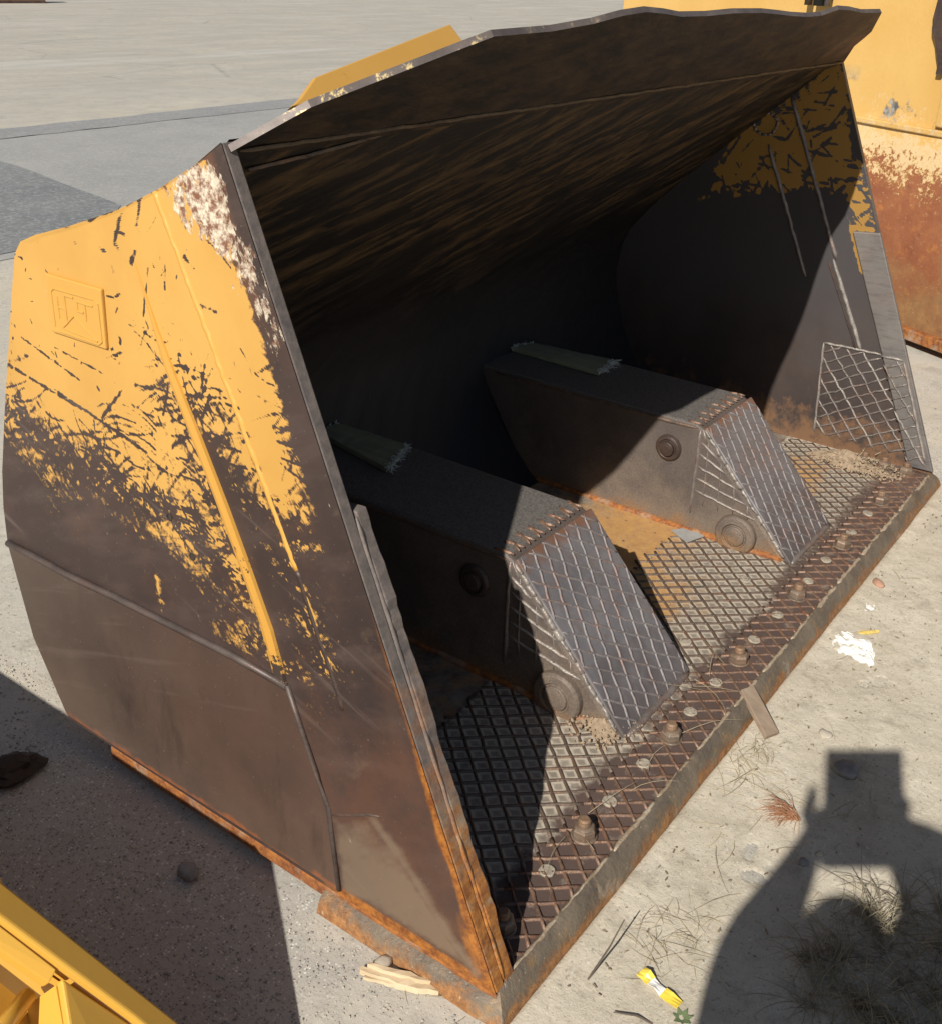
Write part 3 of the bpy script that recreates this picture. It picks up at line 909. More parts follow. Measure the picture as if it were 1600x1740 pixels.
for i in range(len(CREASE) - 1):
    for k in range(3):
        bar_f.append((i * 4 + k, i * 4 + k + 1, i * 4 + k + 5, i * 4 + k + 4))
bar_f.append((0, 3, 2, 1))
e4 = (len(CREASE) - 1) * 4
bar_f.append((e4, e4 + 1, e4 + 2, e4 + 3))
mk('bend_bar', bar_v, bar_f, M['bendbar'], near)
for a, b in ((WELD2[0], (.49, .75)), ((.49, .75), WELD2[-1])):
    mk('weld_bead', *bead((XO + .0005, *a), (XO + .0005, *b), (-1, 0, 0), .006, .004, .012, .0016, False), M['bendbar'] if a[1] > .9 else M['steel'], near, True)
mk('crease_bead', *bead((XO - .001, .42, .205), (XO - .001, .289, .277), (-1, 0, 0), .004, .003, .03, .002), M['steel'], near, True)
for y_, z_ in ((.848, .742), (.786, .672)):
    mk('bolt_hole', *lathe([(.009, .0), (.009, .0012), (.006, .0014), (.0055, -.002)], 12, Matrix.Translation((XO - .0008, y_, z_)) @ Matrix.Rotation(math.radians(-90), 4, 'Y')), M['clod'], near)
bp = raised('badge', BADGE, .007, M['yellow'], bevel=.003)
bp['label'] = 'small raised rectangular emblem plate, yellow, worn at its corners'
by0, by1, bz0, bz1 = .989, 1.170, 1.068, 1.192
def bq(u, v):                               # u to the right as seen, v up
    return (by1 - (by1 - by0) * u, bz0 + (bz1 - bz0) * v)
def mark(pts, closed=False, wd=.0028):
    pts = [bq(*q) for q in pts] + ([bq(*pts[0])] if closed else [])
    vf = []
    for a, b in zip(pts[:-1], pts[1:]):
        vf.append(bead((XO - .0068, *a), (XO - .0068, *b), (-1, 0, 0), wd, .0024, .02, 0, False))
    mk('emblem_stroke', *join(*vf), M['yellow'], bp)
mark([(.10, .10), (.10, .72), (.16, .78), (.88, .80), (.94, .74), (.94, .12), (.88, .06), (.16, .06)], True, .0022)
mark([(.20, .66), (.20, .30)])
mark([(.20, .48), (.34, .48)])
mark([(.34, .72), (.34, .26)])
mark([(.34, .72), (.50, .72)])
mark([(.56, .68), (.84, .68)])
mark([(.56, .68), (.56, .52), (.66, .52)])
mark([(.70, .66), (.70, .40)])
mark([(.24, .14), (.48, .42), (.86, .10)])
mark([(.24, .14), (.86, .10)], wd=.0022)

# inner cutter strip along the near front edge
def strip_poly(zt, wd, off):
    zz_ = np.linspace(.004, zt, 46)
    fr_ = [(front_y(z) - off + random.uniform(-.003, .002) + .003 * math.sin(z * 31), z) for z in zz_]
    return fr_ + [(front_y(zt) + wd, zt - .01), (front_y(.004) + wd, .004)]
sp = strip_poly(.90, .10, .004)
mk('side_cutter', *prism([(XI + .004, y, z) for y, z in sp], (.028, 0, 0)), M['pedge'], BK, bevel=.003)
mk('weld_bead', *bead((XI + .002, front_y(.012) - .002, .012), (XI + .002, front_y(.89) - .002, .89), (0, -.92, .38), .004, .003, .03, .001), M['pedge'], near, True)

# ---- far side plate (its inner face is the one in view)
XF = W - .018
Yf2 = yf_row[:, None] * (1 - tt[::2]) + yb_row[:, None] * tt[::2]
zs2 = zs[::2]
Yg2 = Yf2[::2]
Zg2 = np.repeat(zs2[:, None], Yg2.shape[1], 1)
far = grid_mesh('side_plate', np.stack([np.full(Yg2.shape, XF), Yg2, Zg2], -1), M['far'], BK)
far['label'] = 'inner face of the side plate, chipped yellow above bare steel'
pf = np.clip(sdf(F_YEL, Yg2, Zg2) / .05, -2, 1.2) + .5 * fbm(Yg2, Zg2, .09, 130, 5) + .1
rs = random.Random(9)
nz2 = fbm(Yg2, Zg2, .03, 140, 4)
pf += .8 * nz2 - .25
for _ in range(150):
    y, z = rs.uniform(.38, 1.1), rs.uniform(.9, 1.45)
    ang, L = rs.choice([-.4, .3, -.9, 1.2]) + rs.gauss(0, .4), rs.uniform(.02, .13)
    d = dline([(y, z), (y + L * math.cos(ang), z + L * math.sin(ang))], Yg2, Zg2) + .006 * nz2
    pf -= 2 * np.clip(1.2 - d / rs.uniform(.003, .007), 0, 1)
pf = np.maximum(pf, .6 - np.abs(sdf([(.478, .905), (.37, .91), (.30, .76), (.40, .72)], Yg2, Zg2)) / .016 + .5 * fbm(Yg2, Zg2, .03, 150) - 2 * sstep(.75, .7, Zg2) - 3 * sstep(.40, .36, Yg2 - .12 * (Zg2 - .9)))
attr(far, 'paint', pf)
mk('side_plate_body', *prism([(XF + .003, y + (.035 if y > 1. and z < 1.15 else 0), z) for y, z in poly], (.027, 0, 0)), M['edge'], BK, bevel=.003)
for nm, pl, wd, mt in (('rib_bead', F_RIB1, .008, 'bead_grey'), ('rib_bead', F_RIB2, .009, 'bead_grey'), ('weld_bead', F_WB, .008, 'bead_bright'), ('weld_bead', [(.545, .765), (.376, .43)], .004, 'steel')):
    mk(nm, *bead((XF, *pl[0]), (XF, *pl[1]), (-1, 0, 0), wd, .007, .025, .0015), M[mt], far, True)
mk('side_cutter', *prism([(XF + .002, y, z) for y, z in F_STRIP], (-.018, 0, 0)), M['grey'], BK, bevel=.004)
ov = [(.879 + .05 * math.cos(a) + random.uniform(-.004, .004), 1.247 + .042 * math.sin(a) + random.uniform(-.004, .004)) for a in np.linspace(0, 6.283, 15)[:-1]]
for a, b in zip(ov, ov[1:] + ov[:1]):
    mk('patch_weld', *bead((XF, *a), (XF, *b), (-1, 0, 0), .006, .006, .03, .001, False), M['bead_grey'], far, True)
# hatch on the far inner wall, on the plate and on the cutter strip
wall = [(.506, .432), (.162, .433), (-.004, .03), (.482, .046)]
def clip_poly(px, py, dx, dy, poly):
    ts = []
    n = len(poly)
    for i in range(n):
        ax, ay = poly[i]
        bx, by = poly[(i + 1) % n]
        ex, ey = bx - ax, by - ay
        den = dx * ey - dy * ex
        if abs(den) < 1e-9:
            continue
        t = ((ax - px) * ey - (ay - py) * ex) / den
        u = ((ax - px) * dy - (ay - py) * dx) / den
        if 0 <= u <= 1:
            ts.append(t)
    ts.sort()
    return (ts[0], ts[-1]) if len(ts) > 1 and ts[-1] - ts[0] > .015 else None
strip_in = [(.272, .433), (.190, .433), (.024, .03), (.10, .03)]
plate_in = [(.506, .432), (.280, .432), (.105, .045), (.482, .046)]
for ang, sp_, mt in ((math.radians(151), .042, 'bead_grey'), (math.radians(51), .052, 'bead_bright')):
    nX, nY = -math.sin(ang), math.cos(ang)
    for k in range(-22, 22):
        for pl, xx_ in ((plate_in, XF), (strip_in, XF - .016)):
            c = clip_poly(nX * k * sp_, nY * k * sp_, math.cos(ang), math.sin(ang), pl)
            if c:
                f = lambda t: (xx_, nX * k * sp_ + math.cos(ang) * t, nY * k * sp_ + math.sin(ang) * t)
                mk('weld_bead', *bead(f(c[0]), f(c[1]), (-1, 0, 0), .0042, .0046, .02, .003), M[mt if k % 3 == 0 else 'bead_grey'], far, True)
for a, b in (((.508, .434), (.278, .436)), ((.272, .436), (.186, .436)), ((.508, .434), (.484, .05)), ((.186, .434), (.03, .05))):
    xx_ = XF if a[0] > .3 else XF - .016
    mk('weld_bead', *bead((xx_, *a), (xx_, *b), (-1, 0, 0), .005, .006, .025, .0015), M['bead_bright'], far, True)

# ---- spill guard leaning forward over the opening, bent and wavy along its top
GT = [(0, .628, 1.509), (.085, .526, 1.583), (.193, .468, 1.624), (.25, .439, 1.645), (.318, .405, 1.67), (.377, .374, 1.692), (.555, .368, 1.696), (.675, .353, 1.707), (.754, .334, 1.721), (.833, .326, 1.727), (.93, .333, 1.722), (1.029, .344, 1.714), (1.16, .345, 1.713), (1.291, .34, 1.717), (1.471, .342, 1.715), (1.6, .35, 1.709), (1.71, .359, 1.703), (1.85, .366, 1.698), (1.941, .363, 1.7), (2.014, .342, 1.716), (2.13, .347, 1.712), (2.28, .36, 1.702), (2.478, .363, 1.7), (2.6, .412, 1.665), (2.715, .458, 1.632), (2.75, .487, 1.611), (2.79, .532, 1.578), (3.0, .628, 1.509)]
GT = np.array(GT)
gxs = np.unique(np.r_[np.linspace(0, 3, 180), GT[:, 0]])
ty, tz = np.interp(gxs, GT[:, 0], GT[:, 1]), np.interp(gxs, GT[:, 0], GT[:, 2])
rows = 9
Gp = np.zeros((rows, len(gxs), 3))
gn = np.array([0, .72, 1.]) / np.hypot(.72, 1)
for r in range(rows):
    t = r / (rows - 1)
    lump = fbm(gxs, np.full(gxs.shape, t * .3), .35, 200, 3) * .014 * t * (1 - t) * 3
    Gp[r, :, 0] = gxs + .0
    Gp[r, :, 1] = YC + .024 + (ty - YC - .024) * t + gn[1] * (lump - .018)
    Gp[r, :, 2] = ZC - .0173 + (tz - ZC + .0173) * t + gn[2] * (lump - .018)
top = Gp + gn * .013
V = np.concatenate([Gp.reshape(-1, 3), top.reshape(-1, 3)]).tolist()
C = len(gxs)
o2 = rows * C
F = []
for r in range(rows - 1):
    for c in range(C - 1):
        F.append((r * C + c, (r + 1) * C + c, (r + 1) * C + c + 1, r * C + c + 1))
        F.append((o2 + r * C + c, o2 + r * C + c + 1, o2 + (r + 1) * C + c + 1, o2 + (r + 1) * C + c))
for c in range(C - 1):
    F.append((c, c + 1, o2 + c + 1, o2 + c))
    q = (rows - 1) * C + c
    F.append((q, o2 + q, o2 + q + 1, q + 1))
for r in range(rows - 1):
    F.append((r * C, o2 + r * C, o2 + (r + 1) * C, (r + 1) * C))
    q = r * C + C - 1
    F.append((q, q + C, o2 + q + C, o2 + q))
sg = mk('spill_guard', V, F, M['guard'], BK)
GF = F
# worn bright rim: flecks of paint left on the top edge
m = MT('guard_rim')
a = m.noise(28, 5, .7)
xx, yy, zz = m.sep()
fl = m.math('MULTIPLY', m.ramp(a, .6, .66), m.ramp(xx, .9, .2))
M['rim'] = m.out(m.mix(fl, m.mix(m.ramp(m.noise(14, 5), .35, .65), (.09, .072, .066), (.16, .13, .115)), (.66, .50, .24)), .55, .3, a, .3, .004)
sg.data.materials.append(M['rim'])
last = set(range((rows - 1) * C, rows * C))
for pg in sg.data.polygons:
    vs_ = set(pg.vertices)
    if vs_ & last and any(v - o2 in last for v in vs_) and len(vs_ & last) == 2:
        pg.material_index = 1
mk('guard_brace', *prism(BRACE3 + [(.85, .66, 1.56)], (0, .014, -.010)), M['yellow'], BK, bevel=.003)

# ---- two housings standing on the floor
hatch_front = [(70, .049), (-37, .040)]
for bi, xb in enumerate((X1, X2)):
    side = [(YB + .012, -.002), (YT + .004, ZT - .012), (YT + .03, ZT), (1.47, ZT + .002), (1.42, .30), (1.30, .11), (1.2, -.002)]
    hx = mk('pin_housing', *prism([(xb, y, z) for y, z in side], (BW, 0, 0)), M['box'], BK, bevel=.014, seg=3)
    # front wear plate
    t = Vector((0, YT - YB, ZT)).normalized()
    nf = Vector((0, -ZT, YT - YB)).normalized()
    L = math.hypot(YT - YB, ZT)
    def fp(u, v, h=0.):
        return Vector((xb, YB, 0)) + Vector((u, 0, 0)) + t * v + nf * h
    fpl = mk('front_wear_plate', *prism([fp(.002, .0, -.012), fp(BW - .002, .0, -.012), fp(BW - .002, L - .006, -.012), fp(.002, L - .006, -.012)], nf * .017), M['boxf'], BK, bevel=.004)
    rect = [(.006, .004), (BW - .006, .004), (BW - .006, L - .008), (.006, L - .008)]
    for fam, (dg, s_) in enumerate(hatch_front):
        an = math.radians(dg)
        nX, nY = -math.sin(an), math.cos(an)
        for k in range(-24, 24):
            c = clip_poly(nX * (k + .3) * s_, nY * (k + .3) * s_, math.cos(an), math.sin(an), rect)
            if c:
                g_ = lambda q: fp(nX * (k + .3) * s_ + math.cos(an) * q, nY * (k + .3) * s_ + math.sin(an) * q, .0048)
                mk('weld_bead', *bead(g_(c[0]), g_(c[1]), nf, .0040, .0038, .018, .0024), M['bead_box'], fpl, True)
    # bead tails turned over the top edge
    for k in range(15):
        u = .015 + k * (BW - .03) / 14
        ln = random.uniform(.03, .055)
        du = .03 if k % 2 else -.008
        a = (xb + u, YT + .012, ZT + .0005)
        b = (xb + min(max(u + du, .01), BW - .01), YT + .02 + ln, ZT + .0015)
        mk('weld_bead', *bead(a, b, (0, 0, 1), .0035, .005, .015, .001), M['bead_front'], hx, True)
    # bright ragged weld down the left edge of the wear plate and the hatch on the cheek
    pp = [fp(-.002 + random.uniform(-.003, .003), v, -.004) for v in np.linspace(.03, L - .012, 16)]
    for a, b in zip(pp[:-1], pp[1:]):
        mk('weld_bead', *bead(a, b, (-.8, -.45, .3), random.uniform(.004, .008), .006, .012, .002, False), M['bead_bright'], fpl, True)
    cheek = [(YT + .012, ZT - .02), (YB + .09, .10), (YT - .02, .10)]
    for k in range(6):
        z = .13 + k * .045
        ya = YB + .02 + z * (YT - YB) / ZT
        mk('weld_bead', *bead((xb - .0005, ya, z - .012), (xb - .0005, YT + .004, z + .03), (-1, 0, 0), .004, .005, .025, .002), M['bead_bright'], hx, True)
    for k in range(4):
        y = YT - .03 - k * .055
        zt_ = (y - YB) * ZT / (YT - YB) - .02
        if zt_ > .14:
            mk('weld_bead', *bead((xb - .0005, y, .11), (xb - .0005, y + .008, zt_), (-1, 0, 0), .0035, .004, .03, .002), M['bead_grey'], hx, True)
    mk('weld_bead', *bead((xb - .0005, YT + .012, .07), (xb - .0005, YT + .012, ZT - .015), (-1, 0, 0), .006, .005, .03, .0015), M['bead_grey'], hx, True)
    mk('edge_weld', *bead((xb - .0005, YT + .02, ZT - .013), (xb - .0005, 1.38, ZT - .013), (-1, 0, .4), .006, .004, .04, .0015), M['bead_floor'], hx, True)
    mk('foot_weld', *bead((xb - .002, YB + .03, .004), (xb - .002, 1.2, .004), (-.7, 0, .7), .012, .010, .05, .003), M['orange'], hx, True)
    mk('foot_weld', *bead((xb + .01, YB - .004, .002), (xb + BW - .01, YB - .004, .002), (0, -.6, .8), .012, .009, .03, .003), M['bead_grey'], hx, True)
    # round bosses on the cheek
    fr_ = Matrix.Translation((xb + .002, .653, .287)) @ Matrix.Rotation(math.radians(-90), 4, 'Y')
    bs = mk('boss', *lathe([(.048, 0), (.048, .006), (.043, .014), (.034, .017), (.031, .012), (.027, .012), (.025, .024), (.012, .027)], 26, fr_), M['steel'], BK, False, .0015)
    fr_ = Matrix.Translation((xb + .002, .37, .048)) @ Matrix.Rotation(math.radians(-90), 4, 'Y')
    mk('boss', *lathe([(.072, 0), (.072, .02), (.066, .028), (.045, .03), (.041, .022), (.037, .022), (.035, .03), (.02, .033)], 28, fr_), M['box'], BK, False, .002)

# ---- cutting edge: one bevelled bar along the front, turned back along both sides
lipprof = [(-.012, .0), (-.008, .005), (.000, .006), (.010, -.002), (.022, -.022), (.030, -.040), (.034, -.054), (.031, -.0595), (-.012, -.0595)]
path = [((0., q), (-1., 0.)) for q in np.linspace(.44, .03, 22)] + [((0., 0.), (-1., -1.))] + [((q, 0.), (0., -1.)) for q in np.linspace(.03, W - .03, 170)] + [((W, 0.), (1., -1.))] + [((W, q), (1., 0.)) for q in np.linspace(.03, .44, 22)]
V, F = [], []
npf = len(lipprof)
run = np.cumsum([0] + [math.hypot(b[0][0] - a[0][0], b[0][1] - a[0][1]) for a, b in zip(path[:-1], path[1:])])
wv1, wv2 = fbm(run, run * 0, .25, 300, 4), fbm(run, run * 0 + 3, .10, 310, 4)
for i, ((px_, py_), (ux, uy)) in enumerate(path):
    side_ = abs(ux) == 1. and uy == 0.
    for k, (d, z) in enumerate(lipprof):
        if 1 <= k <= 6:
            d += .005 * wv1[i] + (.004 * wv2[i] if k < 4 else 0)
            z += .004 * wv2[i] + random.uniform(-.0008, .0008)
        if k == 1:
            d += random.uniform(-.003, .003)
        if side_:
            z -= .012 * (1 <= k <= 3)
            d += .006 * (k >= 3 and k < 8)
        elif ux != 0:
            z -= .006 * (1 <= k <= 3)
        V.append((px_ + ux * d, py_ + uy * d, max(z, -.0595)))
for i in range(len(path) - 1):
    for k in range(npf):
        l = (k + 1) % npf
        F.append((i * npf + k, i * npf + l, (i + 1) * npf + l, (i + 1) * npf + k))
F.append(tuple(range(npf - 1, -1, -1)))
F.append(tuple((len(path) - 1) * npf + k for k in range(npf)))
ce = mk('cutting_edge', V, F, M['lip'], BK)
ce.data.shade_smooth()
ce.data.set_sharp_from_angle(angle=math.radians(24))
for k in range(14):
    xa, xb_ = .02 + k * .212 + random.uniform(-.02, .02), .02 + (k + 1) * .212 + random.uniform(-.04, .0)
    mk('seam_weld', *bead((xa, .004, .004), (xb_, .004, .004), (0, -.3, 1), random.uniform(.004, .007), .0035, .014, .0018), M['seam'], ce, True)
mk('cutting_edge_base', *box(.012, W - .012, .012, .43, -.0593, -.037), M['lip'], BK, bevel=.003)
mk('runner_plate', *box(.002, .05, .62, 1.18, -.0592, -.0365), M['orange'], BK, bevel=.004)
mk('runner_plate', *box(W - .05, W - .002, .62, 1.18, -.0592, -.0365), M['orange'], BK, bevel=.004)

# ---- bolts with nuts, and filled bolt heads
def bolt(x, y, tilt=0., sc_=1.):
    fr_ = Matrix.Translation((x, y, 0)) @ Matrix.Rotation(tilt, 4, 'X') @ Matrix.Rotation(random.uniform(0, 1), 4, 'Z') @ Matrix.Scale(sc_, 4)
    b = mk('bolt', *lathe([(.0155, .0), (.0155, .038), (.0162, .040), (.0155, .042), (.0162, .044), (.015, .046), (.0155, .050), (.011, .055)], 14, fr_), M['stub'], BK)
    h = join(lathe([(.033, .001), (.033, .005), (.030, .0065)], 18, fr_), lathe([(.029, .006), (.030, .009), (.030, .026), (.026, .032)], 6, fr_), lathe([(.0245, .03), (.0242, .0335), (.018, .036)], 18, fr_))
    mk('nut', *h, M['bolt'], b, False, .0012)
for x in (.125, .449, .879, 1.306, 1.748, 2.169, 2.594):
    bolt(x, .081, random.uniform(-.06, .06), random.uniform(.84, .94))
for y in (.247, .169, .084):
    bolt(2.92, y, 0, .9)
for x, y in [(.31, .091), (.582, .09), (.75, .09), (1.01, .089), (1.173, .091), (1.439, .091), (1.612, .088), (1.867, .087), (2.04, .09), (2.291, .088), (2.475, .09), (1.746, .251), (1.30, .245)]:
    fr_ = Matrix.Translation((x, y, 0)) @ Matrix.Rotation(random.uniform(-.12, .12), 4, 'X')
    v, f = lathe([(.0195, .0), (.018, .0035), (.016, .0052), (.0125, .003), (.008, .005), (.004, .0045)], 16, fr_)
    v = [q + Vector((random.uniform(-.0012, .0012), random.uniform(-.0012, .0012), random.uniform(-.0008, .0008))) for q in v]
    mk('plug', v, f, M['plug'], BK, True)

# ------------------------------------------------------------------ boards lying on the housings
def board(name, quad, z, label, group=None):
    root = empty(name, (sum(q[0] for q in quad) / 4, sum(q[1] for q in quad) / 4, z))
    tag(root, label, 'board', group)
    q = [Vector((x, y, z)) for x, y in quad]
    n = 14
    V, F = [], []
    for i in range(n + 1):
        t = i / n
        a, b = q[0].lerp(q[3], t), q[1].lerp(q[2], t)
        for k in range(5):
            c = a.lerp(b, k / 4)
            j = random.uniform(-.002, .002)
            V.append(c + Vector((j, j, .019 + random.uniform(-.001, .001))))
        for k in range(5):
            V.append(a.lerp(b, k / 4) + Vector((0, 0, .0005)))
    for i in range(n):
        o_ = i * 10
        for k in range(4):
            F.append((o_ + k, o_ + k + 1, o_ + 10 + k + 1, o_ + 10 + k))
            F.append((o_ + 5 + k, o_ + 15 + k, o_ + 15 + k + 1, o_ + 5 + k + 1))
        F.append((o_, o_ + 10, o_ + 15, o_ + 5))
        F.append((o_ + 4, o_ + 9, o_ + 19, o_ + 14))
    F.append((0, 5, 6, 7, 8, 9, 4, 3, 2, 1))
    o_ = n * 10
    F.append((o_, o_ + 1, o_ + 2, o_ + 3, o_ + 4, o_ + 9, o_ + 8, o_ + 7, o_ + 6, o_ + 5))
    mk('plank', V, F, M['plank'], root, bevel=.002)
    for a, b, nf_ in ((q[3], q[2], 95), (q[0], q[1], 45)):
        d = (q[3] - q[0]).normalized() * (1 if a is q[3] else -1)
        vf = []
        for _ in range(nf_):
            p0 = a.lerp(b, random.random()) + Vector((0, 0, random.uniform(.006, .02))) - d * random.uniform(0, .015)
            L = random.uniform(.008, .032)
            p1 = p0 + d * L * .5 + Vector((random.uniform(-.01, .01), random.uniform(-.01, .01), random.uniform(-.003, .008)))
            p2 = p0 + d * L + Vector((random.uniform(-.018, .018), random.uniform(-.012, .012), random.uniform(-.012, .01)))
            p2.z = max(p2.z, z + .002)
            vf.append(tube([p0, p1, p2], [.0018, .0014, .0007], 4))
        mk('frayed_end', *join(*vf), M['fibre'], root)
board('weathered_board', PLANK2, ZT + .003, 'greenish board with frayed white ends on the housing away from the scraped yellow side plate')
board('weathered_board', PLANK1, ZT + .003, 'greenish board with frayed white end on the housing next to the scraped yellow side plate')

# ------------------------------------------------------------------ dirt left in the bucket
def clod_mesh(n, cx, cy, rx, ry, hz, z0, smin, smax, seed, square=False):
    r = random.Random(seed)
    vf = []
    for _ in range(n):
        a, q = r.uniform(0, 6.283), math.sqrt(r.random())
        x, y = cx + rx * q * math.cos(a), cy + ry * q * math.sin(a)
        s = r.uniform(smin, smax) * r.uniform(.5, 1)
        z = z0 + hz * (1 - q * q) * r.uniform(.6, 1)
        dirs = [Vector((1, 0, 0)), Vector((0, 1, 0)), Vector((-1, 0, 0)), Vector((0, -1, 0)), Vector((0, 0, 1)), Vector((0, 0, -1))]
        rot = Matrix.Rotation(r.uniform(0, 3), 3, 'Z') @ Matrix.Rotation(r.uniform(0, 3), 3, 'X')
        V = [rot @ (d * s * r.uniform(.6, 1.2)) + Vector((x, y, z)) for d in dirs]
        vf.append((V, [(0, 1, 4), (1, 2, 4), (2, 3, 4), (3, 0, 4), (1, 0, 5), (2, 1, 5), (3, 2, 5), (0, 3, 5)]))
    return vf
def heap(cx, cy, rx, ry, h, z0, seed):
    n, m_ = 20, 7
    r = random.Random(seed)
    V, F = [(cx, cy, z0 + h)], []
    for j in range(1, m_ + 1):
        q = j / m_
        for i in range(n):
            a = 6.2832 * i / n
            k = 1 + .18 * math.sin(3 * a + seed) + r.uniform(-.09, .09)
            V.append((cx + rx * q * k * math.cos(a), cy + ry * q * k * math.sin(a), z0 + h * (1 - q) ** 1.1 * r.uniform(.8, 1.15) - .003 * (j == m_)))
    for i in range(n):
        F.append((0, 1 + i, 1 + (i + 1) % n))
        for j in range(m_ - 1):
            a, b = 1 + j * n + i, 1 + j * n + (i + 1) % n
            F.append((a, a + n, b + n, b))
    return V, F
d1 = mk('dirt', *join(heap(.83, .245, .075, .07, .05, .002, 3), heap(2.87, .31, .07, .13, .055, .002, 4), heap(2.86, .18, .045, .07, .022, .002, 7),
                      *clod_mesh(260, .83, .25, .12, .10, .03, .003, .003, .008, 5), *clod_mesh(380, 2.87, .26, .11, .19, .035, .003, .003, .010, 6),
                      *clod_mesh(260, 1.6, .7, .5, .4, .0, .003, .002, .006, 8), *clod_mesh(200, 2.7, .75, .25, .3, .0, .003, .002, .006, 9)), M['dirt'])
tag(d1, 'dry brown dirt heaped in the corners of the bucket floor', 'dirt', kind='stuff')
cc = mk('card_scrap', *prism([(1.885, .585, .006), (1.945, .545, .006), (1.915, .475, .008), (1.84, .505, .006)], (0, 0, .003)), M['chip'])
tag(rebase(cc), 'small flat grey scrap on the orange rust between the two housings', 'scrap')

# ------------------------------------------------------------------ yellow attachment beside the bucket
YA = empty('yellow_attachment', (-.9, 1.0, GZ))
tag(YA, 'clean glossy yellow machine attachment with ribbed recess, cut off beside the scraped bucket', 'attachment')
K = Vector((-.636, .531, .465))
e_ = Vector((.38786, -.56628, -.72725))
d2 = Vector((-.82, -.57, 0)).normalized()
nfl = Vector((.4151, -.5972, .6864))
def yp(a, b, h=0.):
    return K + e_ * a + d2 * b + nfl * h
LEN = .68
mk('flange', *prism([yp(-.02, 0), yp(LEN, .03), yp(LEN, .085), yp(.30, .058), yp(-.02, .053)], nfl * -.02), M['fresh'], YA, bevel=.006, seg=3)
mk('lower_rim', *prism([yp(-.02, -.012, -.05), yp(LEN, -.0, -.05), yp(LEN, .03, -.05), yp(-.02, .03, -.05)], nfl * -.02), M['fresh'], YA, bevel=.003)
mk('web', *prism([yp(.0, .004, -.02), yp(LEN, .034, -.02), yp(LEN, .034, -.07), yp(.0, .004, -.07)], d2 * .02), M['fresh'], YA)
mk('cheek_plate', *prism([yp(.168, .066, -.012), yp(.30, .062, -.012), yp(LEN, .085, -.012), yp(LEN, .36, -.03), yp(.33, .26, -.03)], nfl * -.016), M['fresh'], YA, bevel=.004)
mk('inner_flange', *prism([yp(-.02, .055, -.01), yp(.155, .06, -.012), yp(.16, .072, -.03), yp(-.02, .075, -.03)], nfl * -.016), M['fresh'], YA, bevel=.003)
mk('recess_panel', *prism([yp(-.05, .05, -.10), yp(.20, .07, -.10), yp(.36, .27, -.12), yp(-.05, .55, -.12)], nfl * -.015), M['fresh'], YA)
mk('recess_wall', *prism([yp(.17, .07, -.028), yp(.335, .26, -.045), yp(.335, .26, -.115), yp(.17, .07, -.10)], e_ * .012), M['fresh'], YA)
mk('rib', *tube([yp(.155, .072, -.075), yp(.14, .14, -.08), yp(.12, .26, -.085), yp(.10, .42, -.09)], .014, 8), M['fresh'], YA, True)
# top rail and side panels (this edge throws the long shadow along the bucket's foot)
mk('top_rail', *box(-.70, -.632, .53, 1.66, .425, .465), M['fresh'], YA, bevel=.006)
mk('side_panel', *box(-.69, -.67, .53, 1.66, GZ + .001, .425), M['fresh'], YA)
mk('back_panel', *box(-1.5, -.70, 1.63, 1.66, GZ + .001, .43), M['fresh'], YA)
mk('sloped_panel', *prism([yp(.0, .01, -.07), yp(LEN, .04, -.07), Vector((yp(LEN, .04).x, yp(LEN, .04).y, GZ + .001)), Vector((yp(0, .01).x, yp(0, .01).y, GZ + .001))], d2 * .02), M['fresh'], YA)

# ------------------------------------------------------------------ rusty bucket standing behind
RB = empty('rusty_bucket', (5.2, .9, GZ))
tag(RB, 'tall bucket back, pale yellow above a ledge and flaking red rust below', 'bucket')
B0 = Vector((4.7, .48, 0))
dv = Vector((.4512, .8924, 0))
nv = Vector((-.8924, .4512, 0))            # towards the camera side
def rp(s_, z, o_=0.):
    q = B0 + dv * s_ + nv * o_
    return Vector((q.x, q.y, z))
def rb_panel(name, s0, s1, profz, mat, nS=70):
    ss = np.linspace(s0, s1, nS)
    Pq = np.zeros((len(profz), nS, 3))
    for i, (z, o_) in enumerate(profz):
        for j, s_ in enumerate(ss):
            w_ = .012 * float(fbm(np.array([s_]), np.array([z]), .5, 400, 3)[0])
            Pq[i, j] = rp(s_, z, o_ + w_)
    return grid_mesh(name, Pq, mat, RB, flip=True)
lowprof = [(.03, -.02), (.10, -.005), (.2, .02), (.35, .045), (.5, .055), (.65, .05), (.8, .035), (.95, .015), (1.05, -.005)]
rb_panel('lower_skin', -1.6, 3.2, lowprof, M['rustb'])
hiprof = [(1.07, -.03), (1.2, -.035), (1.5, -.05), (1.8, -.06), (2.1, -.07)]
rb_panel('upper_skin', -1.6, 3.2, hiprof, M['rustb'])
for nm, s0, s1, z0, z1, o0, o1, mt in (('ledge', -1.6, 3.2, 1.045, 1.075, -.06, .012, 'rustb'), ('bottom_flange', -1.6, 3.2, -.015, .045, -.08, .03, 'orange'), ('side_bar', .05, .24, 1.09, 2.1, -.10, .0, 'rustb'), ('top_bar', -1.6, 3.2, 2.08, 2.16, -.12, .0, 'yellow')):
    mk(nm, *prism([rp(s0, z0, o0), rp(s1, z0, o0), rp(s1, z0, o1), rp(s0, z0, o1)], (0, 0, z1 - z0)), M[mt], RB, bevel=.006)
crk = []
for z in np.linspace(1.34, 2.0, 14):
    s_ = .300 + .012 * math.sin(z * 17) + random.uniform(-.006, .006) + (z - 1.34) * .20
    crk.append((s_, z, .010 + .016 * abs(math.sin(z * 9))))
V, F = [], []
for s_, z, wd in crk:
    V += [rp(s_ - wd, z, -.012), rp(s_ + wd, z, -.012), rp(s_ - wd, z, -.07), rp(s_ + wd, z, -.07)]
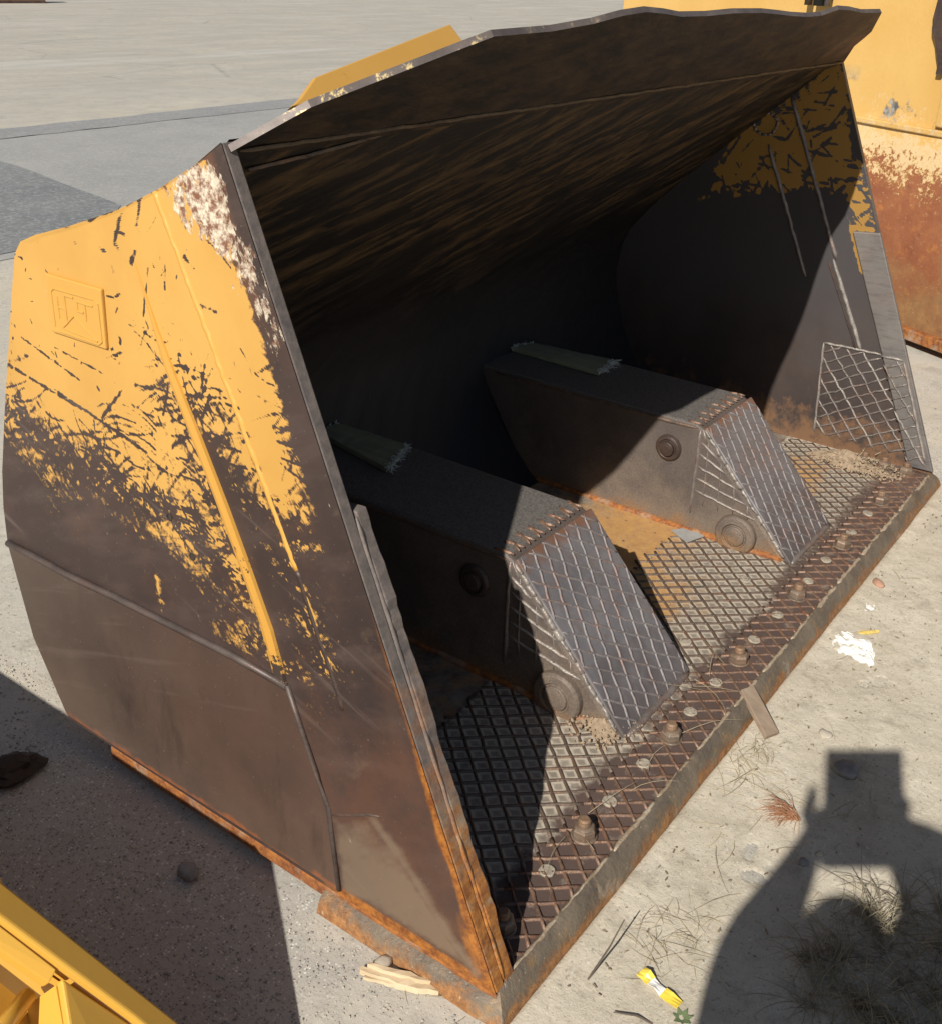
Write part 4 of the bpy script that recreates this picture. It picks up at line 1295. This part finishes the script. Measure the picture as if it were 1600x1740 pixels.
for i in range(len(crk) - 1):
    a = i * 4
    F += [(a, a + 1, a + 5, a + 4), (a + 2, a + 6, a + 7, a + 3), (a, a + 4, a + 6, a + 2), (a + 1, a + 3, a + 7, a + 5)]
F += [(0, 2, 3, 1), (a + 4, a + 5, a + 7, a + 6)]
mk('torn_seam', V, F, M['steel'], RB)
for s_, rr_, mt_ in ((1.26, .022, 'steel'), (1.17, .035, 'black'), (1.11, .018, 'grey')):
    mk('hinge_post', *tube([rp(s_, 1.62, .02), rp(s_, 2.0, .02)], rr_, 12), M[mt_], RB, True)
mk('pipe', *tube([rp(-1.6, -.045, -.10), rp(3.2, -.045, -.10)], .022, 10), M['plug'], RB, True)
bp0 = [rp(-1.6, GZ, -.14), rp(3.2, GZ, -.14), rp(3.2, GZ, -1.1), rp(-1.6, GZ, -1.1)]
mk('gap_shade_block', *prism([q + Vector((0, 0, .002)) for q in bp0], (0, 0, .06)), M['black'], RB)  # black block fills the gap under the bucket, standing in for shade
mk('top_deck', *prism([rp(-1.6, 1.0, -.13), rp(3.2, 1.0, -.13), rp(3.2, 1.0, -1.1), rp(-1.6, 1.0, -1.1)], (0, 0, .05)), M['yellow'], RB)
mk('back_plate', *prism([rp(-1.6, .0, -.9), rp(3.2, .0, -.9), rp(3.2, .0, -.95), rp(-1.6, .0, -.95)], (0, 0, 2.1)), M['yellow'], RB)

# small yellow implement at the far edge of the yard
FI = empty('distant_blade', (20.6, 34.7, GZ))
tag(FI, 'far low yellow blade lying out on the pale yard', 'blade')
mk('blade', *prism([(18.0, 35.0, GZ + .03), (22.4, 34.3, GZ + .03), (22.4, 34.45, GZ + .9), (18.0, 35.2, GZ + .9)], (.15, .5, 0)), M['yellow'], FI, bevel=.03)
mk('cutting_bar', *prism([(18.0, 34.93, GZ + .004), (22.4, 34.23, GZ + .004), (22.4, 34.29, GZ + .1), (18.0, 34.99, GZ + .1)], (.0, .06, 0)), M['steel'], FI)
for q in (19.2, 21.6):
    mk('brace', *box(q, q + .2, 35.6, 37.2, GZ + .003, GZ + .7), M['yellow'], FI, bevel=.02)

# ------------------------------------------------------------------ loose things on the ground
def rock(name, x, y, sx, sy, sz, mat, label, cat='stone', seed=1, sub=2, z=GZ):
    import bmesh
    bm = bmesh.new()
    bmesh.ops.create_icosphere(bm, subdivisions=sub, radius=1)
    r = random.Random(seed)
    ph = [r.uniform(0, 6) for _ in range(6)]
    for v in bm.verts:
        c = v.co
        k = 1 + .16 * math.sin(3 * c.x + ph[0]) + .14 * math.sin(4 * c.y + ph[1]) + .12 * math.sin(5 * c.z + ph[2]) + r.uniform(-.07, .07) * (2.2 if cat == 'clod' else 1)
        v.co = Vector((c.x * sx * k, c.y * sy * k, max(c.z * sz * k, -sz * .75)))
    me = bpy.data.meshes.new(name)
    bm.to_mesh(me)
    bm.free()
    zmin = min(v.co.z for v in me.vertices)
    me.transform(Matrix.Rotation(r.uniform(0, 3), 4, 'Z') @ Matrix.Translation((0, 0, -zmin)))
    me.materials.append(mat)
    if cat != 'clod':
        me.shade_smooth()
    o = bpy.data.objects.new(name, me)
    COL.objects.link(o)
    o.location = (x, y, z)
    return tag(o, label, cat)
rock('stone', -.138, .728, .024, .019, .02, M['stone'], 'small rounded grey stone alone in the shade beside the bucket', seed=2)
rock('clod', -.19, 1.316, .085, .045, .03, M['clod'], 'dark brown crusty clod in the shade by the wear plate', 'clod', seed=4, sub=3)
rock('stone', -.053, .243, .022, .015, .012, M['pale'], 'pale beige stone touching the wood splinters', seed=5)
rock('stone', 1.11, -.30, .036, .028, .014, M['stone'], 'large rounded stone inside the shadow of the photographer', seed=17)
rock('stone', 1.22, -.21, .022, .015, .008, M['pale'], 'flat pale pebble half buried by the cutting edge', seed=8)
rock('brick_chip', 2.10, -.075, .03, .018, .012, M['brick'], 'reddish chip lying close to the far part of the cutting edge', 'chip', seed=9)
rock('stone', .79, -.35, .010, .008, .006, M['pale'], 'small white pebble beside the red needles', seed=10)
rock('stone', .74, -.33, .014, .010, .008, M['stone'], 'angular grey pebble beside the red needles', seed=12)

def splinter(a, b, wd, th, mat, seed):
    r = random.Random(seed)
    a, b = Vector(a), Vector(b)
    d = (b - a).normalized()
    s = Vector((-d.y, d.x, 0))
    n = 8
    V, F = [], []
    for i in range(n + 1):
        t = i / n
        k = wd * (.45 + .55 * math.sin(math.pi * min(1, max(.06, t * .9 + .05)))) * r.uniform(.8, 1.1)
        c = a.lerp(b, t) + s * r.uniform(-.002, .002)
        for sg_, zz_ in ((-1, 0), (-.7, th), (.7, th * r.uniform(.7, 1.2)), (1, 0)):
            V.append(c + s * k * sg_ + Vector((0, 0, zz_)))
    for i in range(n):
        for k in range(4):
            l = (k + 1) % 4
            F.append((i * 4 + k, i * 4 + l, i * 4 + 4 + l, i * 4 + 4 + k))
    F += [(3, 2, 1, 0), (n * 4, n * 4 + 1, n * 4 + 2, n * 4 + 3)]
    return V, F
ws = empty('wood_splinter', (-.06, .19, GZ))
tag(ws, 'pale split piece of wood by the near corner of the cutting edge', 'wood')
mk('wood_strip', *splinter((-.093, .27, GZ + .001), (-.036, .115, GZ + .001), .013, .012, M['wood'], 1), M['wood'], ws)
mk('wood_strip', *splinter((-.080, .262, GZ + .011), (-.030, .13, GZ + .010), .008, .009, M['wood'], 2), M['wood'], ws)
mk('wood_strip', *splinter((-.10, .255, GZ + .001), (-.06, .16, GZ + .001), .006, .007, M['wood'], 3), M['wood'], ws)
st = mk('wood_stick', *prism([(1.16, .018, .009), (1.20, -.002, .009), (1.135, -.110, GZ + .006), (1.095, -.090, GZ + .006)], (0, -.004, .013)), M['stick'], None, False, .002)
tag(rebase(st), 'short grey wooden lath leaning off the cutting edge onto the ground', 'stick')

def crumple(name, cx, cy, sx, sy, hgt, mat, label, cat, seed, rot=0., n=16, ragged=.35):
    r = np.random.default_rng(seed)
    u = np.linspace(-1, 1, n)
    X, Y = np.meshgrid(u, u)
    Z = np.abs(fbm(X * sx * 8 + seed, Y * sx * 8, .5, seed, 3)) * hgt * 1.6 + .002
    ang = np.arctan2(Y, X)
    rr = 1 + ragged * fbm(np.cos(ang) * 2 + seed, np.sin(ang) * 2, .9, seed + 3, 3)
    # square -> disc
    xx_ = X * np.sqrt(1 - Y * Y / 2) * rr * sx
    yy_ = Y * np.sqrt(1 - X * X / 2) * rr * sy
    c, s = math.cos(rot), math.sin(rot)
    Pq = np.stack([cx + c * xx_ - s * yy_, cy + s * xx_ + c * yy_, GZ + Z], -1)
    o = grid_mesh(name, Pq, mat, None, False)
    so = o.modifiers.new('thick', 'SOLIDIFY')
    so.thickness = .0015
    rebase(o)
    return tag(o, label, cat)
crumple('crumpled_paper', 1.675, -.135, .085, .05, .022, M['paper'], 'crumpled white paper on the ground outside the cutting edge', 'paper', 31, .9)
crumple('paper_scrap', 1.93, -.10, .028, .016, .01, M['paper'], 'small torn white scrap between the paper and the red chip', 'paper', 33, .2)
lf = crumple('fallen_leaf', 1.785, -.142, .035, .014, .01, M['leaf'], 'single yellow leaf touching the crumpled white paper', 'leaf', 35, -.9, 10, .1)
wr = empty('wrapper', (.231, -.23, GZ))
tag(wr, 'twisted yellow and white candy wrapper lying among dry grass', 'wrapper')
def ribbon(pts, wd, mat, name):
    V, F = [], []
    for i, (x, y, z, tw) in enumerate(pts):
        j = min(i + 1, len(pts) - 1)
        h = max(j - 1, 0)
        d = Vector((pts[j][0] - pts[h][0], pts[j][1] - pts[h][1], 0)).normalized()
        s = Vector((-d.y, d.x, 0)) * math.cos(tw) + Vector((0, 0, math.sin(tw)))
        for k in (-1, -.3, .3, 1):
            q = Vector((x, y, GZ + z)) + s * wd * k + Vector((0, 0, random.uniform(0, .003)))
            V.append(q)
    for i in range(len(pts) - 1):
        for k in range(3):
            F.append((i * 4 + k, i * 4 + k + 1, i * 4 + k + 5, i * 4 + k + 4))
    o = mk(name, V, F, mat, wr)
    so = o.modifiers.new('thick', 'SOLIDIFY')
    so.thickness = .001
ribbon([(.245, -.178, .012, .2), (.240, -.192, .016, .5), (.236, -.205, .012, .1)], .013, M['wrap'], 'foil')
ribbon([(.236, -.205, .0125, .1), (.232, -.22, .014, -.3), (.229, -.236, .010, .1)], .011, M['paper'], 'foil')
ribbon([(.229, -.236, .0105, .1), (.226, -.252, .012, .4), (.224, -.275, .008, -.1)], .012, M['wrap'], 'foil')

# ---- soil: a thin uneven skin of sand and dirt outside the cutting edge
sx_, sy_ = np.meshgrid(np.linspace(-.25, 3.4, 420), np.linspace(-1.15, -.02, 150))
edge_ = np.minimum.reduce([sstep(-.25, .0, sx_), sstep(3.4, 2.9, sx_), sstep(-1.15, -.95, sy_), sstep(-.024, -.04, sy_)])
hs = .0035 + .0045 * fbm(sx_, sy_, .22, 700, 4) + .0030 * np.maximum(fbm(sx_, sy_, .035, 710, 3), 0)
hs = hs + .006 * np.exp(-((sy_ + .045) / .03) ** 2) * (fbm(sx_, sy_, .12, 720, 3) * .5 + .6)
hs = np.where(hs * edge_ > .0015, hs * edge_, -.004)
soil = grid_mesh('soil', np.stack([sx_, sy_, GZ + hs], -1), M['soil'], None)
tag(soil, kind='structure')
def litter(n, seed):
    r = random.Random(seed)
    vf = []
    for _ in range(n):
        x, y = r.uniform(-.1, 2.9), -.06 - abs(r.gauss(0, .28))
        a, L, wd = r.uniform(0, 6.28), r.uniform(.002, .009) * r.uniform(.5, 1), r.uniform(.0008, .0028)
        c, s = math.cos(a), math.sin(a)
        q = [(-L, -wd), (L * r.uniform(.3, 1), -wd * r.uniform(.3, 1)), (L, wd), (-L * r.uniform(.2, 1), wd)]
        z = GZ + .006 + r.uniform(0, .004)
        vf.append(prism([(x + c * u - s * v, y + s * u + c * v, z + u * r.uniform(-.2, .2)) for u, v in q], (0, 0, .0015)))
    return vf
tag(mk('litter', *join(*litter(260, 41)), M['crumb']), 'brown chips and crumbs of bark strewn outside the cutting edge', 'litter', kind='stuff')

# ---- dry grass, straw, needles, weeds
def blades(n, cx, cy, rx, ry, lmin, lmax, rise, rad, seed, fan=None, z=GZ):
    r = random.Random(seed)
    vf = []
    for _ in range(n):
        a, q = r.uniform(0, 6.283), math.sqrt(r.random())
        x, y = cx + rx * q * math.cos(a), cy + ry * q * math.sin(a)
        L = r.uniform(lmin, lmax)
        b = r.uniform(0, 6.283) if fan is None else fan + r.gauss(0, .5)
        up = L * rise * r.uniform(.1, 1)
        pts = []
        cv = r.uniform(-.5, .5)
        for k in range(5):
            t = k / 4
            bb = b + cv * t
            pts.append(Vector((x + math.cos(bb) * L * t, y + math.sin(bb) * L * t, z + .002 + up * math.sin(t * r.uniform(2.0, 3.0)))))
        vf.append(tube(pts, [rad, rad * .9, rad * .8, rad * .6, rad * .25], 3, flat=.6))
    return vf
tufts = []
rt_ = random.Random(57)
for _ in range(46):
    a_, q_ = rt_.uniform(0, 6.283), math.sqrt(rt_.random())
    tx_, ty_ = .55 + .27 * q_ * math.cos(a_), -.60 + .17 * q_ * math.sin(a_)
    tufts += blades(rt_.randint(12, 30), tx_, ty_, .018, .018, .04, rt_.uniform(.08, .17), rt_.uniform(.5, 1.1), .0011, rt_.randint(0, 99999))
tufts += blades(300, .55, -.60, .28, .18, .03, .14, .12, .0010, 58)
gr_ = mk('dry_grass', *join(*tufts), M['hay'])  # straw colour darkened to imitate the shade on this grass
tag(gr_, 'matted dry grass in the shade of the photographer', 'grass', kind='stuff')
ls = mk('loose_straw', *join(*blades(90, .36, -.20, .10, .06, .02, .10, .22, .0007, 60), *blades(120, 1.02, -.09, .10, .05, .02, .08, .3, .0007, 61), *blades(55, .75, -.25, .5, .18, .03, .16, .12, .0010, 62),
                             *blades(40, 1.9, -.15, .6, .14, .03, .10, .1, .0010, 63), *blades(30, -.02, .14, .05, .12, .02, .05, .2, .0009, 64)), M['straw'])
tag(ls, 'loose straw blown along the cutting edge', 'straw', kind='stuff')
nd = mk('pine_needles', *join(*blades(75, .87, -.262, .012, .02, .05, .10, .55, .0010, 70, fan=2.1)), M['needle'])
tag(rebase(nd), 'fan of red brown pine needles at the border of the shadow', 'needles')
wd_ = empty('weed', (.205, -.29, GZ))
tag(wd_, 'tiny green weed beside the yellow wrapper', 'weed')
for k in range(7):
    a = k * .9
    c = Vector((.205, -.29, GZ + .004))
    d = Vector((math.cos(a), math.sin(a), .25))
    s = Vector((-math.sin(a), math.cos(a), 0))
    L = random.uniform(.014, .024)
    mk('leaf', [c, c + d * L * .5 + s * .006, c + d * L, c + d * L * .5 - s * .006], [(0, 1, 2, 3)], M['green'], wd_)
for i, (a, b, lab) in enumerate((((.17, -.10, 0), (.255, -.125, .11), 'straight dark twig standing in dry grass by the wrapper'), ((.01, .06, 0), (.0, .02, .02), ''), ((.16, -.25, 0), (.13, -.18, .012), 'dark bent twig lying by the green weed'))):
    if not lab:
        continue
    a, b = Vector((a[0], a[1], GZ + .003)), Vector((b[0], b[1], GZ + b[2]))
    mid = (a + b) / 2 + Vector((.006, -.004, .004))
    o = mk('twig', *tube([a, mid, b], [.0022, .002, .0012], 5), M['twig'])
    tag(rebase(o), lab, 'twig')
# stalks lying across the bucket floor
vf = blades(6, .55, .07, .4, .05, .10, .2, .12, .0009, 80, z=.006) + blades(5, 1.25, .08, .2, .08, .12, .22, .15, .0009, 81, z=.006) + blades(7, 2.88, .2, .08, .12, .05, .09, .2, .0018, 82, z=.03)
o = mk('straw_stalks', *join(*vf), M['straw'])
tag(o, 'thin straw stalks fallen on the bucket floor', 'straw', kind='stuff')

# gravel and grit: thousands of grains nobody would count
def grit(n, xr, yr, s0, s1, seed, dens=None):
    r = np.random.default_rng(seed)
    x, y = r.uniform(*xr, n), r.uniform(*yr, n)
    keep = fbm(x, y, .35, seed + 1, 3) + r.uniform(-.5, .5, n) > .0
    keep &= ~((x > -.05) & (x < 3.06) & (y > -.05) & (y < 1.5))
    keep &= ~((x < -.6) & (y > .3) & (y < 1.7) & (x > -1.6))
    x, y = x[keep], y[keep]
    n = len(x)
    s = s0 + (s1 - s0) * r.random(n) ** 3
    base = np.array([(1, 0, 0), (0, 1, 0), (-1, 0, 0), (0, -1, 0), (0, 0, .8), (0, 0, -.5)], float)
    ang = r.uniform(0, 6.28, n)
    k = r.uniform(.6, 1.25, (n, 6, 1))
    V = base[None] * k * s[:, None, None]
    ca, sa = np.cos(ang)[:, None], np.sin(ang)[:, None]
    X = V[..., 0] * ca - V[..., 1] * sa + x[:, None]
    Y = V[..., 0] * sa + V[..., 1] * ca + y[:, None]
    Z = V[..., 2] + GZ + s[:, None] * .3
    P_ = np.stack([X, Y, Z], -1).reshape(-1, 3)
    f0 = np.array([(0, 1, 4), (1, 2, 4), (2, 3, 4), (3, 0, 4), (1, 0, 5), (2, 1, 5), (3, 2, 5), (0, 3, 5)])
    F_ = (f0[None] + (np.arange(n) * 6)[:, None, None]).reshape(-1, 3)
    return P_, F_
def grit_obj(name, mat, label, parts):
    Vs, Fs, b = [], [], 0
    for P_, F_ in parts:
        Vs.append(P_)
        Fs.append(F_ + b)
        b += len(P_)
    me = bpy.data.meshes.new(name)
    me.from_pydata(np.concatenate(Vs).tolist(), [], np.concatenate(Fs).tolist())
    o = link_mesh(name, me, mat)
    return tag(o, label, 'gravel', kind='stuff')
grit_obj('gravel', M['grit'], 'dark grit scattered over the concrete', [grit(11000, (-.75, .1), (.0, 2.2), .001, .0048, 90), grit(3500, (0, 2.6), (-.75, 0), .0008, .0042, 92), grit(1500, (2, 6), (-1.5, .3), .002, .008, 94)])
grit_obj('fine_gravel', M['pale'], 'pale grit scattered over the concrete', [grit(22000, (-.75, .1), (.0, 2.2), .001, .0042, 96), grit(6000, (0, 2.6), (-.75, 0), .001, .0045, 98), grit(1200, (2, 6), (-1.5, .3), .002, .007, 99)])

# ------------------------------------------------------------------ the person taking the picture (their shadow falls in view)
def skinned(name, pts, edges, root, mat, parent=None, lev=2):
    me = bpy.data.meshes.new(name)
    me.from_pydata([q[:3] for q in pts], edges, [])
    o = link_mesh(name, me, mat, parent)
    sk = o.modifiers.new('skin', 'SKIN')
    sk.use_smooth_shade = True
    for v, q in zip(me.skin_vertices[0].data, pts):
        rr = q[3] if hasattr(q[3], '__len__') else (q[3], q[3])
        v.radius = rr
        v.use_root = False
    me.skin_vertices[0].data[root].use_root = True
    ss = o.modifiers.new('sub', 'SUBSURF')
    ss.levels = ss.render_levels = lev
    return o
cp = Vector(CP)
LAT = Vector((.181, -.9835, 0))
HH = Vector((.9835, .181, 0))
VW = Vector((.815, .579, 0))
RT = Vector((.579, -.815, 0))
ctr = cp + LAT * .03 + HH * -.30
def bp_(r, f, z):
    q = ctr + RT * r + VW * f
    return (q.x, q.y, GZ + z)
def ab(lat, h, z):
    q = cp + LAT * lat + HH * h
    return (q.x, q.y, GZ + z)
PE = empty('person', bp_(0, 0, 0))
tag(PE, 'standing person in dark shirt raising a tablet overhead, present through their shadow', 'person')
body = [(*bp_(0, 0, .86), (.16, .12)), (*bp_(0, 0, 1.03), (.165, .12)), (*bp_(0, .01, 1.22), (.185, .125)), (*bp_(0, .0, 1.34), (.11, .09)), (*bp_(0, .01, 1.42), (.062, .062)),
        (*bp_(0, .03, 1.51), (.085, .10)), (*bp_(.01, .03, 1.62), (.10, .11)), (*bp_(.01, .02, 1.70), (.06, .07)),
        (*bp_(-.15, .0, 1.32), .085), (*ab(-.135, -.20, 1.50), .080), (*ab(-.095, -.10, 1.60), .050), (*ab(-.075, -.07, 1.70), (.062, .030)), (*ab(-.075, -.06, 1.77), (.05, .022)),
        (*bp_(.15, .0, 1.38), .135), (*ab(.26, -.14, 1.70), .135), (*ab(.16, -.09, 1.77), .10), (*ab(.095, -.07, 1.80), (.06, .034)), (*ab(.085, -.06, 1.84), (.04, .022)),
        (*bp_(-.10, 0, .78), .105), (*bp_(-.12, .02, .44), .062), (*bp_(-.13, 0, .09), .043), (*bp_(-.14, .13, .03), (.045, .03)),
        (*bp_(.10, 0, .78), .105), (*bp_(.12, .02, .44), .062), (*bp_(.13, 0, .09), .043), (*bp_(.14, .13, .03), (.045, .03))]
ed = [(0, 1), (1, 2), (2, 3), (3, 4), (4, 5), (5, 6), (6, 7), (2, 8), (8, 9), (9, 10), (10, 11), (11, 12), (2, 13), (13, 14), (14, 15), (15, 16), (16, 17), (0, 18), (18, 19), (19, 20), (20, 21), (0, 22), (22, 23), (23, 24), (24, 25)]
m = MT('person_skin_and_clothes')
xx, yy, zz = m.sep()
cl = m.mix(m.ramp(zz, .80, .805), (.07, .09, .15), (.05, .055, .07))
cl = m.mix(m.ramp(zz, 1.33, 1.335), cl, (.46, .28, .21))
cl = m.mix(m.ramp(zz, .03, .035), (.02, .02, .02), cl)
M['person'] = m.out(cl, .75)
skinned('body', body, ed, 0, M['person'], PE)
# fingers round the phone
for sgn in (-1, 1):
    for k in range(4):
        z = (1.74 if sgn < 0 else 1.80) + k * .021
        ln = (.0, .004, .002, -.006)[k]
        def fg(lat, f, dz):
            q = Vector(ab(sgn * lat, -.05, z + dz)) + VW * f
            return (q.x, q.y, q.z)
        skinned('finger', [(*fg(.104, -.02, -.012), .0095), (*fg(.112, .0, 0), .009), (*fg(.104, .012, .004), .0085), (*fg(.082 - ln, .012, .006), .007)], [(0, 1), (1, 2), (2, 3)], 0, M['skin'], PE, 1)
    skinned('thumb', [(*ab(sgn * .098, -.075, 1.74), .012), (*ab(sgn * .088, -.085, 1.775), .010), (*ab(sgn * .068, -.088, 1.80), .008)], [(0, 1), (1, 2)], 0, M['skin'], PE, 1)
hd = Vector(bp_(.01, .02, 1.61))
V, F = lathe([(.02, .12), (.07, .10), (.098, .05), (.118, .0), (.125, -.05), (.12, -.11)], 18, Matrix.Translation(hd + Vector((0, 0, 0))) @ Matrix.Translation((-VW.x * .015, -VW.y * .015, 0)))
mk('hair', V, F, M['hair'], PE, True)
for s_ in (-1, 1):
    q = hd + VW * .098 + RT * s_ * .033 + Vector((0, 0, -.02))
    mk('eye', *lathe([(.004, -.012), (.012, -.006), (.0135, 0), (.012, .006), (.004, .012)], 10, Matrix.Translation(q)), M['paper'], PE, True)
mk('nose', *tube([hd + VW * .095 + Vector((0, 0, -.015)), hd + VW * .122 + Vector((0, 0, -.05)), hd + VW * .10 + Vector((0, 0, -.058))], [.009, .015, .01], 8), M['skin'], PE, True)
# phone just behind the viewpoint, facing the bucket
Rm = Matrix(((CR[0][0], CR[0][1], CR[0][2]), (CR[1][0], CR[1][1], CR[1][2]), (CR[2][0], CR[2][1], CR[2][2])))
pc = cp + Rm @ Vector((0, -.065, .014))
V, F = box(-.102, .098, -.14, .14, -.004, .004)
V = [Rm @ Vector(q) + pc for q in V]
ph = mk('tablet', V, F, M['phone'], None, False, .003)
tag(rebase(ph), 'dark tablet held up in both hands by the photographer', 'tablet')
